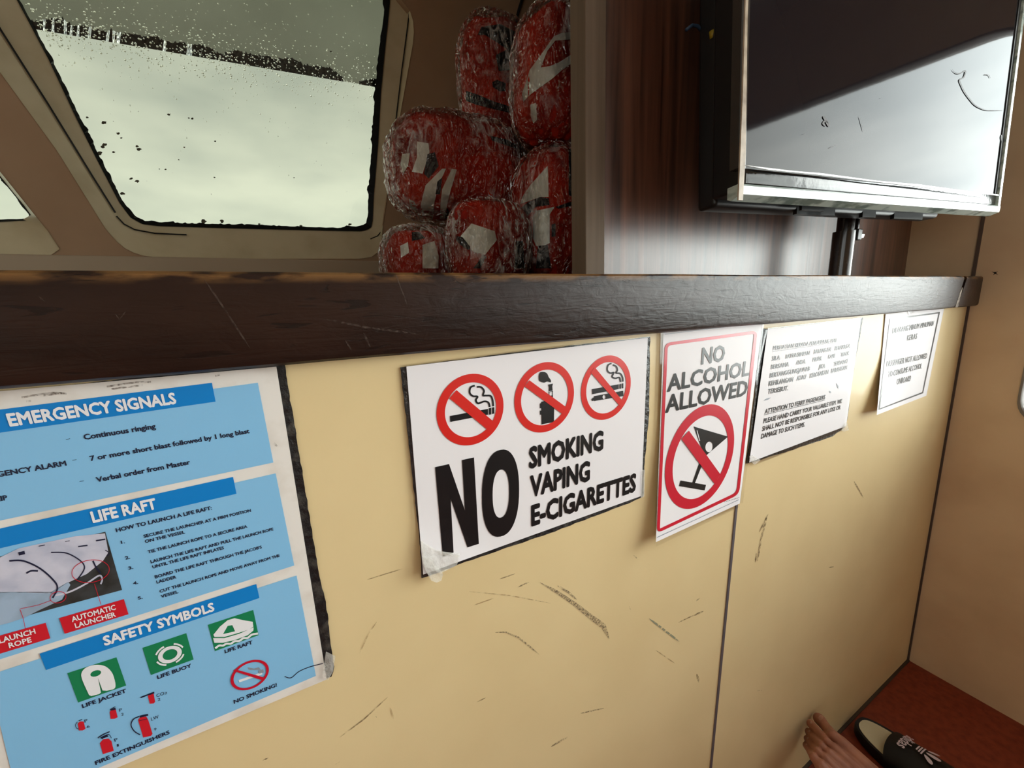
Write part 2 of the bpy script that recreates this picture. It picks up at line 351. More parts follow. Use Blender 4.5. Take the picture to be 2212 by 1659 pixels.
M['scratch'] = smear_material('brown_scratch', rgb(120, 96, 66), 0.36, 0.62, 160)
M['faint'] = smear_material('faint_scratch', rgb(178, 152, 108), 0.34, 0.66, 120)
M['greymark'] = smear_material('grey_green_scratch', rgb(132, 138, 118), 0.30, 0.5, 160)

# ------------------------------------------------------------------ shell: bulkhead, walls, floor, ceiling
_pr = px_ray(1965, 520); PANEL_Y = EYE.y + _pr.y*(1.4865/_pr.x)
def right_x(z): return 1.523 - 0.0308*z
SEAM_T, SEAM_B = at_y(1590, 1085, 0.0), at_y(1534, 1659, 0.0)
def seam_x(z): return SEAM_T.x + (SEAM_B.x-SEAM_T.x)*(z-SEAM_T.z)/(SEAM_B.z-SEAM_T.z)
Z_CAP = 1.125
def bulk_panel(name, loop, y0=0.0, y1=0.03):
    b = BM(); b.prism([(x, y0, z) for x, z in loop], (0, y1-y0, 0)); return struct(b.out(name, M['cream']))
wf = bulk_panel('wall_front', [(-2.4, 0), (seam_x(0)-0.001, 0), (seam_x(Z_CAP)-0.001, Z_CAP), (-2.4, Z_CAP)])
bulk_panel('wall_front.001', [(seam_x(0)+0.003, 0), (right_x(0), 0), (right_x(Z_CAP), Z_CAP), (seam_x(Z_CAP)+0.003, Z_CAP)])
b = BM(); b.prism([(seam_x(0)-0.002, -0.0015, 0), (seam_x(0)+0.0035, -0.0015, 0), (seam_x(Z_CAP)+0.0035, -0.0015, Z_CAP), (seam_x(Z_CAP)-0.002, -0.0015, Z_CAP)], (0, 0.006, 0))
struct(b.out('trim_1', M['steel']))
b = BM(); b.prism([(right_x(0)-0.006, -0.004, 0.0), (right_x(0)+0.004, -0.004, 0.0), (right_x(1.12)+0.004, -0.004, 1.12), (right_x(1.12)-0.005, -0.004, 1.12)], (0, 0.006, 0))
struct(b.out('trim_2', mat('dark_corner_joint', rgb(70, 54, 46), 0.6)))
b = BM(); b.prism([(right_x(1.12)-0.005, -0.004, 1.145), (right_x(1.12)+0.004, -0.004, 1.145), (right_x(2.1)+0.004, -0.004, 2.1), (right_x(2.1)-0.005, -0.004, 2.1)], (0, 0.006, 0))
struct(b.out('trim_3', mat('upper_corner_joint', rgb(84, 66, 54), 0.6)))  # corner joint above the ledge, a slightly lighter brown

# starboard wall with its big side window
WY0, WY1, WZ0, WZ1, WZ2 = -0.112, -1.75, 0.80, 1.685, 1.97      # its head rises aft with the sheer
win_loop = rounded([(WY0, WZ0), (WY0, WZ1), (WY1, WZ2), (WY1, WZ0)], [0.06, 0.11, 0.11, 0.09])
win2_loop = rounded([(-2.25, WZ0), (-2.25, 1.9), (-3.5, 1.9), (-3.5, WZ0)], 0.1)  # unseen window further aft, added for more light
def rmap(a, c, d): return Vector((right_x(c)+d, a, c))
bm_ = wall_with_holes([(PANEL_Y+0.7, 0), (PANEL_Y+0.7, 2.1), (-4.0, 2.1), (-4.0, 0)], [win_loop, win2_loop], rmap, 0.05)
me = bpy.data.meshes.new('wall_right'); bm_.to_mesh(me); bm_.free(); wall_right = struct(obj('wall_right', me, M['tan']))
def side_window(name, loop):
    root = structure(name, (right_x(1.3), sum(p[0] for p in loop)/len(loop), WZ0))
    cy = sum(p[0] for p in loop)/len(loop); cz = sum(p[1] for p in loop)/len(loop)
    b = BM(); rings = []
    for k, x in ((1.012, -0.003), (1.002, -0.004), (0.997, -0.001), (0.997, 0.045), (1.012, 0.045)):
        rings.append([b.b.verts.new(Vector((right_x(q[1])+x, cy+(q[0]-cy)*(1+(k-1)*0.5), cz+(q[1]-cz)*k))) for q in loop])
    for A, B in zip(rings, rings[1:]+rings[:1]):
        for i in range(len(A)): b.b.faces.new((A[i], A[(i+1) % len(A)], B[(i+1) % len(A)], B[i]))
    b.out('window_frame', mat('window_gasket_grey', rgb(120, 112, 104), 0.45), root, smooth=True, angle=40)
    b = BM(); b.prism([Vector((right_x(q[1])+0.026, q[0], q[1])) for q in loop], (0.005, 0, 0)); b.out('glass_pane', M['sideglass'], root)
    return root
side_window('window_3', win_loop); side_window('added_window', win2_loop)
# a chipped star-shaped scar in the paint
p0 = Vector((right_x(1.149), -0.0356, 1.149)); b = BM()
for ang, ln in ((0.6, 0.008), (2.3, 0.006), (3.9, 0.007), (5.2, 0.006), (1.4, 0.004)):
    dy, dz = math.cos(ang), math.sin(ang)
    b.poly([p0+Vector((-0.0006, -dz*0.0012, dy*0.0012)), p0+Vector((-0.0006, dz*0.0012, -dy*0.0012)), p0+Vector((-0.0006, dy*ln, dz*ln))])
b.out('paint_chip', M['rubber'], wall_right)

b = BM(); b.box((-2.4, -4.0, -0.04), (1.54, 0.05, 0.0)); struct(b.out('floor', M['floor']))
b = BM(); b.box((-2.4, -4.0, 2.1), (1.56, 1.1, 2.14)); struct(b.out('ceiling', M['ceil']))
b = BM(); b.box((-2.4, -4.05, 0), (1.56, -4.0, 2.1)); struct(b.out('wall_back', M['tan']))
bm_ = wall_with_holes([(0.85, 0), (0.85, 2.1), (-4.0, 2.1), (-4.0, 0)], [rounded([(-0.95, 0.8), (-0.95, 1.85), (-2.1, 1.85), (-2.1, 0.8)], 0.1), rounded([(-2.3, 0.8), (-2.3, 1.85), (-3.5, 1.85), (-3.5, 0.8)], 0.1)], lambda a, c, d: Vector((-2.4-d, a, c)), 0.05)  # port windows: unseen openings added to fill the cabin with light
me = bpy.data.meshes.new('wall_left'); bm_.to_mesh(me); bm_.free(); struct(obj('wall_left', me, M['tan']))
# narrow dark joint where the floor meets the walls
b = BM(); b.box((-2.4, -0.006, 0.0), (1.52, 0.0, 0.004)); struct(b.out('baseboard_front', mat('dark_floor_joint', rgb(62, 50, 38), 0.7)))

# ------------------------------------------------------------------ bow wall with two windows
FY = 0.80
def star(loop, cen, n=120):
    """resample a star-shaped pixel loop by angle about cen"""
    out = []
    for k in range(n):
        a = 2*math.pi*k/n; d = Vector((math.cos(a), math.sin(a))); best = None
        for i in range(len(loop)):
            p = Vector(loop[i])-Vector(cen); q = Vector(loop[(i+1) % len(loop)])-Vector(cen); e = q-p
            den = d.x*e.y-d.y*e.x
            if abs(den) < 1e-9: continue
            t = (p.x*e.y-p.y*e.x)/den; s = (p.x*d.y-p.y*d.x)/den
            if t > 0 and -1e-6 <= s <= 1+1e-6 and (best is None or t > best): best = t
        out.append((cen[0]+d.x*best, cen[1]+d.y*best))
    return out
W1_glass = [(-2, -62), (40, 0), (110, 130), (165, 245), (215, 345), (262, 435), (285, 466), (310, 480), (345, 484), (500, 488), (700, 494), (780, 496), (797, 490), (801, 475), (803, 420), (812, 310), (818, 200), (828, 100), (838, 10), (838, -40), (826, -62)]
W1_groove = [(-68, -70), (0, 62), (104, 225), (200, 380), (250, 460), (268, 482), (291, 495), (335, 503), (403, 507), (600, 512), (790, 517), (812, 513), (827, 498), (836, 430), (850, 300), (868, 150), (882, 40), (876, -20), (850, -72), (790, -88), (0, -95)]
W1_outer = [(-150, -60), (0, 156), (125, 328), (208, 462), (228, 494), (250, 520), (272, 538), (300, 551), (350, 557), (416, 558), (600, 559), (785, 559), (808, 554), (822, 540), (828, 478), (857, 291), (880, 160), (894, 83), (894, 50), (885, 22), (862, -6), (830, -60), (780, -110), (-100, -120)]
W2_glass = [(-320, 484), (0, 476), (58, 474), (68, 470), (66, 462), (0, 380), (-150, 195), (-320, 90)]
W2_outer = [(-345, 572), (0, 559), (98, 555), (120, 549), (129, 538), (122, 522), (77, 467), (6, 378), (-145, 190), (-345, 60)]
front_holes = [[(at_y(u, v, FY).x, at_y(u, v, FY).z) for u, v in star(W1_outer, (500, 220))],
               [(at_y(u, v, FY).x, at_y(u, v, FY).z) for u, v in star(W2_outer, (-110, 400), 72)]]
bm_ = wall_with_holes([(-2.4, 1.0), (1.56, 1.0), (1.56, 2.1), (-2.4, 2.1)], front_holes, lambda a, c, d: Vector((a, FY+d, c)), 0.05)
me = bpy.data.meshes.new('wall_bow'); bm_.to_mesh(me); bm_.free(); struct(obj('wall_bow', me, M['front']))
def bow_window(name, cen, n, rings, glass, extra_groove):
    c3 = at_y(cen[0], cen[1], FY); root = structure(name, c3)
    b = BM(); R_ = []
    for loop, y in rings: R_.append([b.b.verts.new(at_y(u, v, y)) for u, v in star(loop, cen, n)])
    for A, B in zip(R_, R_[1:]):
        for i in range(n): b.b.faces.new((A[i], A[(i+1) % n], B[(i+1) % n], B[i]))
    bk = [b.b.verts.new(v.co+Vector((0, 0.004, 0))) for v in R_[-1]]
    for i in range(n): b.b.faces.new((R_[-1][i], R_[-1][(i+1) % n], bk[(i+1) % n], bk[i]))
    b.out('window_frame', M['frame'], root, smooth=True, angle=35)
    # ragged black sealant bead round the pane
    b = BM(); g = star(glass, cen, n*3); A = []; B = []
    for i, (u, v) in enumerate(g):
        d = (Vector((u, v))-Vector(cen)).normalized(); r = noise.noise(Vector((u*0.045, v*0.045, 3.1)))
        ragged = 3.0 + 7.0*max(0, r)+4.0*max(0, noise.noise(Vector((u*0.19, v*0.19, 9))))
        if u > cen[0]+250: ragged += 5 + 6*max(0, noise.noise(Vector((v*0.03, 1.7, 0))))
        A.append(b.b.verts.new(at_y(u+d.x*5, v+d.y*5, FY+0.020))); B.append(b.b.verts.new(at_y(u-d.x*ragged, v-d.y*ragged, FY+0.0262)))
    for i in range(len(A)): b.b.faces.new((A[i], A[(i+1) % len(A)], B[(i+1) % len(A)], B[i]))
    bmesh.ops.solidify(b.b, geom=b.b.faces[:], thickness=0.002)
    b.out('sealant_bead', M['rubber'], root)
    # dark cracks along the moulded step
    if extra_groove:
        for pts, rad in extra_groove:
            b = BM(); b.tube([at_y(u, v, y) for u, v, y in pts], rad, 6); b.out('gasket_groove', M['rubber'], root)
    b = BM(); b.prism([at_y(u, v, FY+0.027) for u, v in star(glass, cen, n)], (0, 0.004, 0)); b.out('glass_pane', M['glass'], root)
    return root
gy = FY+0.009
w1 = bow_window('window_1', (500, 220), 120, [(W1_outer, FY-0.002), (W1_outer, FY), (W1_groove, FY+0.014), (W1_groove, FY+0.017), (W1_glass, FY+0.024)], W1_glass,
   [([(-40, -8, gy), (0, 62, gy), (104, 225, gy), (200, 381, gy), (249, 459, gy)], 0.0018), ([(252, 467, gy), (268, 484, gy), (291, 496, gy), (335, 504, gy), (403, 507, gy)], 0.0015),
    ([(884, 24, gy), (880, 60, gy), (870, 136, gy), (868, 150, gy), (852, 285, gy), (842, 380, gy), (832, 470, gy)], 0.0016), ([(800, 516, gy), (815, 510, gy), (826, 497, gy)], 0.0013)])
w2 = bow_window('window_2', (-110, 400), 72, [(W2_outer, FY-0.002), (W2_outer, FY), (W2_glass, FY+0.024)], W2_glass, None)
# specks of dirt stuck to the pane
b = BM()
for (u, v, r) in [(715, 111, 2.2), (283, 386, 3.2), (296, 391, 4), (300, 322, 4.5), (296, 316, 3), (255, 288, 3), (225, 265, 4.5), (226, 312, 4), (364, 247, 2.8), (408, 255, 2), (415, 256, 2.2), (465, 305, 2.2), (398, 318, 1.6), (463, 383, 1.8),
                  (344, 365, 1.6), (357, 366, 1.8), (386, 345, 1.6), (188, 254, 2.4), (262, 298, 2), (245, 328, 2.4), (215, 332, 5), (222, 318, 4), (265, 418, 4), (440, 478, 5), (480, 478, 4), (756, 485, 3), (650, 488, 3), (560, 484, 2), (635, 384, 1.4)]:
    loop = []
    for k in range(9):
        a = 2*math.pi*k/9; rr = r*(0.6+0.7*random.random()); loop.append(at_y(u+rr*math.cos(a)*1.25, v+rr*math.sin(a)*0.8, FY+0.0262))
    b.prism(loop, (0, 0.0006, 0))
b.out('dirt_specks', mat('dirt_speck', rgb(70, 66, 48), 0.8), w1)
# rain drops on the outside of the pane
db = bmesh.new(); rnd = random.Random(3)
proto = bmesh.new(); bmesh.ops.create_icosphere(proto, subdivisions=1, radius=1.0); pv = [v.co.copy() for v in proto.verts]; pf = [[v.index for v in f.verts] for f in proto.faces]; proto.free()
cnt = 0
while cnt < 1500:
    u = rnd.uniform(40, 835); band = 62+(u-75)*0.170
    v = band + rnd.gauss(0, 1)*(30 if rnd.random() < 0.55 else 110) - 6
    if not (2 < v < 430) or u < 50+v*0.56 or u > 836-v*0.085: continue
    if v > band+45 and rnd.random() < 0.55: continue
    r = rnd.choice((0.0007, 0.0009, 0.0011, 0.0015, 0.002))*(1.0 if abs(v-band) < 60 else 0.75); c = at_y(u, v, FY+0.0318)
    vs = [db.verts.new((c.x+p.x*r, c.y+p.y*r*0.45, c.z+p.z*r*rnd.uniform(1.0, 1.25))) for p in pv]
    for f in pf: db.faces.new([vs[i] for i in f])
    cnt += 1
me = bpy.data.meshes.new('rain_drops'); db.to_mesh(me); db.free()
rd = obj('rain_drops', me, M['drops'], None, True); tag(rd, 'tiny rain drops scattered over the outside of the slanted bow window', 'rain drops'); rd['kind'] = 'stuff'
# outside: grey canopy over the bow with a dark frayed edge
CY = 1.75
A = at_y(-900, 62-975*0.170, CY); Bp = at_y(1300, 62+1225*0.170, CY)
b = BM(); n_ = 80; lo = []; up = []
b.poly([A, Bp, Bp+Vector((0, 0.5, 2.6)), A+Vector((0, 0.5, 2.6))])
bmesh.ops.solidify(b.b, geom=b.b.faces[:], thickness=0.02)
canopy = struct(b.out('roof_canopy', mat('grey_canopy', rgb(84, 84, 79), 0.8, 0.1, var=(2.2, rgb(75, 75, 70), 0.35, 0.65))))
b = BM()
def fringe(u0, u1, hmax, seed):
    steps = int((u1-u0)/3); vs = []
    for i in range(steps+1):
        u = u0+(u1-u0)*i/steps; base = 62+(u-75)*0.170
        h = hmax*(0.55+0.45*noise.noise(Vector((u*0.02, seed, 0))))+9*noise.noise(Vector((u*0.21, seed, 4)))
        h *= min(1, (u1-u)/40+0.25)
        vs.append((b.b.verts.new(at_y(u, base+1, CY-0.02)), b.b.verts.new(at_y(u, base-max(4, h), CY-0.02))))
    for p, q in zip(vs, vs[1:]): b.b.faces.new((p[0], q[0], q[1], p[1]))
fringe(60, 742, 44, 1.0); fringe(776, 860, 27, 7.0)
bmesh.ops.solidify(b.b, geom=b.b.faces[:], thickness=0.004)
b.out('dark_hem', mat('dark_canopy_hem', rgb(190, 192, 200), 0.9, 0.0, var=(70, rgb(120, 122, 130), 0.38, 0.62)), canopy)
# ledge strip under the windows
b = BM(); b.box((-2.4, FY-0.022, 1.17), (0.9, FY, 1.247), 0.003); struct(b.out('trim_4', mat('bow_trim_paint', rgb(150, 134, 112), 0.5)))
b = BM(); b.box((-2.4, 0.03, 1.09), (1.5, FY, 1.12)); struct(b.out('trim_5', M['front']))
b = BM(); b.box((1.505, 0.03, 1.0), (1.56, 0.85, 2.1)); 
struct(b.out('wall_starboard_bow', M['tan']))

# wooden partition behind the screen, with its end board
b = BM(); b.box((0.414, PANEL_Y, Z_CAP-0.005), (1.505, PANEL_Y+0.015, 2.1)); struct(b.out('wall_partition', M['wood']))
b = BM(); b.box((0.3785, PANEL_Y-0.004, Z_CAP-0.005), (0.4145, PANEL_Y+0.03, 2.1), 0.0015); struct(b.out('trim_6', M['woodtrim']))

# ------------------------------------------------------------------ varnished ledge capping the bulkhead
LY = -0.019
zt = 1.1432
def ledge_profile(x):
    zb = 1.0765 - 0.0045*max(0, min(1, (x+0.2)/1.6))
    prof = [(LY+0.004, zt), (0.036, zt), (0.036, zt-0.02), (0.0, zt-0.02), (0.0, zb+0.001), (LY+0.005, zb), (LY+0.0015, zb+0.002), (LY, zb+0.006), (LY, zt-0.006), (LY+0.001, zt-0.002)]
    return prof
def ledge_part(name, xs, parent, cut=None):
    b = BM(); rings = []
    for i, x in enumerate(xs):
        rings.append([b.b.verts.new((x + (cut(i, z) if cut else 0), y, z + 0.0007*noise.noise(Vector((x*9, y*40, z*30))))) for y, z in ledge_profile(x)])
    for A, B in zip(rings, rings[1:]):
        for k in range(len(A)): b.b.faces.new((A[k], A[(k+1) % len(A)], B[(k+1) % len(A)], B[k]))
    b.b.faces.new(rings[0]); b.b.faces.new(rings[-1][::-1])
    return b.out(name, M['ledge'], parent, smooth=True, angle=35)
xa, xb = at_y(2066, 655, LY).x, at_y(2088, 598, LY).x
ledge = thing('ledge', 'dark brown gloss-painted ledge running along the top of the cream wall', 'ledge', (0.3, 0.0, 1.09))
xs = [-2.38 + (xa+2.38)*i/90 for i in range(91)]
ledge_part('top_rail', xs, ledge, lambda i, z: 0.0 if i < 90 else (z-1.075)/0.068*(xb-xa-0.010))
ledge_part('end_block', [xa+0.0105, xa+0.05, 1.482], ledge, lambda i, z: 0 if i else (z-1.075)/0.068*(xb-xa-0.004))
b = BM(); b.prism([(xa-0.004, LY-0.0004, 1.074), (xa+0.012, LY-0.0004, 1.073), (xa+0.022, LY-0.0004, 1.118), (xa+0.010, LY-0.0004, 1.108), (xa+0.004, LY-0.0004, 1.092)], (0, 0.008, 0))
b.out('filler', mat('crumbled_pale_filler', rgb(150, 136, 120), 0.7, bump=(200, 0.5), var=(120, rgb(90, 76, 64), 0.36, 0.55)), ledge)
# scratches in its paint
def ribbon(b, pts, width, fn, taper=True):
    P = [Vector(p) for p in pts]; Q = []
    for i in range(len(P)-1):
        k = max(1, int((P[i+1]-P[i]).length/6))
        for j in range(k): Q.append(P[i].lerp(P[i+1], j/k))
    Q.append(P[-1]); L_ = []; R_ = []
    for i, q in enumerate(Q):
        d = (Q[min(i+1, len(Q)-1)]-Q[max(i-1, 0)]).normalized(); nrm = Vector((-d.y, d.x)); t = i/(len(Q)-1)
        wd = (width(t) if callable(width) else width)*((min(1, 5*t+0.15)*min(1, 5*(1-t)+0.15)) if taper else 1)/2
        L_.append(b.b.verts.new(fn(*(q+nrm*wd)))); R_.append(b.b.verts.new(fn(*(q-nrm*wd))))
    for i in range(len(Q)-1): b.b.faces.new((L_[i], L_[i+1], R_[i+1], R_[i]))
fl = lambda u, v: at_y(u, v, LY-0.0004)
for pts, wd in [([(440, 602), (480, 660), (540, 752)], 6), ([(688, 688), (705, 690), (790, 707), (905, 722)], 6), ([(855, 592), (880, 660)], 4), ([(746, 735), (760, 758)], 5), ([(785, 718), (800, 750)], 6), ([(82, 640), (98, 652)], 6), ([(249, 678), (258, 690), (272, 672)], 4)]:
    b = BM(); ribbon(b, pts, wd*0.7, fl); b.out('scratch', smear_material('pale_paint_scratch', rgb(78, 60, 50), 0.34, 0.62, 300), ledge)

# ------------------------------------------------------------------ scuffs on the cream paint
fw = lambda u, v: at_y(u, v, -0.0005)
S = 1040/2212.0
def q6(x, y): return (560+x*S, 1150+y*S)
for pts, wd, m in [([(1290, 230), (1370, 275), (1450, 330), (1520, 385), (1580, 430), (1608, 488)], lambda t: 5+9*t, 'scuff'), ([(1370, 245), (1420, 275), (1460, 310)], 7, 'scuff'),
                   ([(1085, 460), (1130, 458), (1190, 482), (1240, 522), (1285, 560)], 5, 'scuff'), ([(1790, 395), (1850, 440), (1930, 502)], 6, 'greymark'),
                   ([(1190, 252), (1240, 228)], 4, 'scuff'), ([(1475, 832), (1585, 808)], 4, 'scuff'), ([(1340, 985), (1418, 940)], 5, 'scuff'), ([(370, 942), (480, 860), (590, 757)], 3, 'scratch'),
                   ([(1700, 340), (1706, 356)], 7, 'scuff'), ([(1925, 415), (2035, 362)], 3, 'scratch'), ([(2010, 650), (2020, 690)], 7, 'scratch'), ([(495, 218), (655, 168)], 3, 'scratch'),
                   ([(965, 272), (1150, 290), (1340, 326)], 3, 'faint'), ([(985, 335), (1080, 302)], 3, 'faint'), ([(600, 800), (618, 858)], 4, 'faint'), ([(1820, 540), (1910, 602)], 3, 'faint'), ([(15, 1048), (42, 1036)], 4, 'scuff'),
                   ([(350, 1066), (370, 1054)], 4, 'scuff'), ([(1105, 215), (1175, 190)], 3, 'scratch'), ([(1000, 780), (1040, 760)], 3, 'scratch'), ([(535, 846), (540, 850)], 7, 'scuff'), ([(1720, 105), (1742, 126)], 4, 'scratch'), ([(460, 560), (500, 470), (540, 410)], 3, 'faint')]:
    b = BM(); ribbon(b, [q6(*p) for p in pts], wd if callable(wd) else wd*0.7, fw); b.out('scuff_mark', M[m], wf)
for pts, wd in [([(1658, 1112), (1645, 1160), (1636, 1212)], 4), ([(1660, 1110), (1640, 1150)], 3), ([(1500, 1330), (1520, 1320)], 3), ([(1845, 1040), (1865, 1075)], 3), ([(1636, 1492), (1646, 1491)], 3), ([(1790, 1226), (1802, 1224)], 3), ([(1632, 1215), (1634, 1195)], 3), ([(1500, 1300), (1512, 1292)], 3)]:
    b = BM(); ribbon(b, pts, wd, fw); b.out('scuff_mark', M['scratch'], wf if pts[0][0] < 1570 else bpy.data.objects['wall_front.001'])

# ------------------------------------------------------------------ notices
def homography(src, dst):
    """3x3 map taking four src points to four dst points (Gauss elimination)"""
    A = []
    for (x, y), (u, v) in zip(src, dst):
        A.append([x, y, 1, 0, 0, 0, -u*x, -u*y, u]); A.append([0, 0, 0, x, y, 1, -v*x, -v*y, v])
    n = 8
    for i in range(n):
        p = max(range(i, n), key=lambda r: abs(A[r][i])); A[i], A[p] = A[p], A[i]
        for r in range(n):
            if r != i:
                k = A[r][i]/A[i][i]
                for c in range(i, 9): A[r][c] -= k*A[i][c]
    h = [A[i][8]/A[i][i] for i in range(8)]+[1.0]
    def f(x, y):
        w_ = h[6]*x+h[7]*y+h[8]; return ((h[0]*x+h[1]*y+h[2])/w_, (h[3]*x+h[4]*y+h[5])/w_)
    return f
class Sheet:
    """a rectangular notice on the bulkhead: s to the right, t downward, both 0..1; depth(s,t) is how far it stands off the wall"""
    def __init__(s, corners, ratio, depth, zoom=(0, 0, 1)):
        s.zo = zoom; s.ratio = ratio                              # ratio = height / width
        c = [s.px(*p) for p in corners] if zoom else corners
        U = [(0, 0), (1, 0), (1, 1), (0, 1)]
        s.to_st = homography(c, U); s.to_uv = homography(U, c); s.depth = depth
    def px(s, x, y): return (s.zo[0]+x*s.zo[2], s.zo[1]+y*s.zo[2])
    def st(s, x, y): return s.to_st(*s.px(x, y))
    def pt(s, a, c, eps=0.0):
        u, v = s.to_uv(a, c); return at_y(u, v, -(s.depth(a, c)+eps))
    def mesh2d(s, bm, eps, cuts=True):
        """a flat (s,t,0) bmesh, cut finely and laid on the sheet"""
        if cuts:
            for k in range(1, 16):
                for co, no in (((k/16, 0, 0), (1, 0, 0)), ((0, k/16, 0), (0, 1, 0))):
                    bmesh.ops.bisect_plane(bm, geom=bm.verts[:]+bm.edges[:]+bm.faces[:], plane_co=co, plane_no=no)
        for v in bm.verts: v.co = s.pt(v.co.x, v.co.y, eps+v.co.z*8e3)
    def fill(s, b, polys, eps, cuts=True):
        """polys in (s,t); each may be (outer, [holes])"""
        t = bmesh.new()
        for P in polys:
            outer, holes = (P if isinstance(P, tuple) and isinstance(P[1], list) else (P, []))
            if holes:
                ed = []
                for lp in [outer]+holes:
                    vs = [t.verts.new((p[0], p[1], 0)) for p in lp]; ed += [t.edges.new((vs[i], vs[(i+1) % len(vs)])) for i in range(len(vs))]
                bmesh.ops.triangle_fill(t, use_beauty=True, edges=ed)
            else:
                f = t.faces.new([t.verts.new((p[0], p[1], 0)) for p in outer])
                f.normal_update()
                if len(outer) > 4: bmesh.ops.triangulate(t, faces=[f])
        s.mesh2d(t, eps, cuts); s.join(b, t)
    def join(s, b, t):
        mp_ = {v: b.b.verts.new(v.co) for v in t.verts}
        for f in t.faces:
            try: b.b.faces.new([mp_[v] for v in f.verts])
            except ValueError: pass
        t.free()
    def part(s, name, m, polys, eps, parent, cuts=True):
        b = BM(); s.fill(b, polys, eps, cuts); return s.done(b, name, m, parent)
    def done(s, b, name, m, parent):
        for f in b.b.faces:
            f.normal_update()
            if f.normal.y > 0: f.normal_flip()
        return b.out(name, m, parent, normals=False)
    def P(s, *pts): return [s.st(*p) for p in pts]
    def disc(s, c, rx, inner=0.0, n=72):
        """circle (or ring) in the sheet's own plane: centre in picture units, horizontal radius rx in picture units"""
        a0 = s.st(c[0]-rx, c[1]); a1 = s.st(c[0]+rx, c[1]); cs = s.st(*c); r = (a1[0]-a0[0])/2
        ring = lambda k: [(cs[0]+r*k*math.cos(2*math.pi*i/n), cs[1]+r*k*math.sin(2*math.pi*i/n)/s.ratio) for i in range(n)]
        return (ring(1), [ring(inner)]) if inner else ring(1)
    def base(s, m, parent, th=0.0005, n=24, name='sheet', trim=None):
        b = BM(); g = [[b.b.verts.new(s.pt(i/n, j/n)) for i in range(n+1)] for j in range(n+1)]
        gb = [[b.b.verts.new(s.pt(i/n, j/n, -th)) for i in range(n+1)] for j in range(n+1)]
        for j in range(n):
            for i in range(n):
                b.b.faces.new((g[j][i], g[j+1][i], g[j+1][i+1], g[j][i+1])); b.b.faces.new((gb[j][i], gb[j][i+1], gb[j+1][i+1], gb[j+1][i]))
        for i in range(n):
            b.b.faces.new((g[0][i], g[0][i+1], gb[0][i+1], gb[0][i])); b.b.faces.new((g[n][i], gb[n][i], gb[n][i+1], g[n][i+1]))
            b.b.faces.new((g[i][0], gb[i][0], gb[i+1][0], g[i+1][0])); b.b.faces.new((g[i][n], g[i+1][n], gb[i+1][n], gb[i][n]))
        return b.out(name, m, parent, smooth=True, angle=40)
    def text(s, b, body, L0, R0, cap, eps, bold=0.0, res=2):
        """lettering whose ink runs from L0 to R0 on the base line (picture units), capitals `cap` high there"""
        t = glyphs(body, bold, res); x0, x1, H = t[1]; bm = t[0]
        a = s.st(*L0); c = s.st(*R0); u = s.st(L0[0], L0[1]-cap); up = (u[0]-a[0], u[1]-a[1])
        # true upright in the sheet: same rise, square to the line
        d = (c[0]-a[0], (c[1]-a[1])*s.ratio); ln = math.hypot(*d); rise = -(up[1]*s.ratio)
        n_ = (d[1]/ln*rise, -d[0]/ln*rise/s.ratio)
        for v in bm.verts:
            f = (v.co.x-x0)/(x1-x0); g = v.co.y/H
            v.co = (a[0]+(c[0]-a[0])*f+n_[0]*g, a[1]+(c[1]-a[1])*f+n_[1]*g, v.co.z*1e-9)
        s.mesh2d(bm, eps, len(bm.verts) < 2500 and ln > 0.12); s.join(b, bm)
_cap = {}
def font_mesh(body, bold, res):
    cu = bpy.data.curves.new('lettering', 'FONT'); cu.body = body; cu.size = 1.0; cu.offset = bold; cu.resolution_u = res
    ob = bpy.data.objects.new('lettering', cu); me = bpy.data.meshes.new_from_object(ob)
    bpy.data.objects.remove(ob); bpy.data.curves.remove(cu); return me
def glyphs(body, bold, res):
    """letter outlines; weight comes from a small outline offset plus overprinted, slightly shifted copies"""
    off = 0.0; e = bold*0.9
    if off not in _cap:
        m_ = font_mesh('H', off, 2); _cap[off] = max(v.co.y for v in m_.vertices); bpy.data.meshes.remove(m_)
    me_ = font_mesh(body, off, res); bm = bmesh.new()
    for k, (dx, dy) in enumerate([(0, 0)]+([(e*math.cos(a*math.pi/4), e*math.sin(a*math.pi/4)) for a in range(8)] if e > 0 else [])):
        n0 = len(bm.verts); bm.from_mesh(me_); bm.verts.ensure_lookup_table()
        for v in bm.verts[n0:]: v.co = (v.co.x+dx, v.co.y+dy, k)
    bpy.data.meshes.remove(me_); xs_ = [v.co.x for v in bm.verts]
    return bm, (min(xs_), max(xs_), _cap[off])
def stroke(pts, w_):
    """thick polyline as one polygon"""
    P = [Vector(p) for p in pts]; l_ = []; r_ = []
    for i, p in enumerate(P):
        d = (P[min(i+1, len(P)-1)]-P[max(i-1, 0)]).normalized(); nn = Vector((-d.y, d.x))*w_/2; l_.append(tuple(p+nn)); r_.append(tuple(p-nn))
    return [[l_[i], l_[i+1], r_[i+1], r_[i]] for i in range(len(P)-1)]
def curve(pts, k=6):
    """smooth curve through points (Catmull-Rom)"""
    P = [Vector(pts[0])]+[Vector(p) for p in pts]+[Vector(pts[-1])]; out = []
    for i in range(1, len(P)-2):
        for j in range(k):
            t = j/k; a, b_, c, d = P[i-1], P[i], P[i+1], P[i+2]
            out.append(tuple(0.5*((2*b_)+(c-a)*t+(2*a-5*b_+4*c-d)*t*t+(3*b_-a-3*c+d)*t**3)))
    out.append(tuple(P[-2])); return out
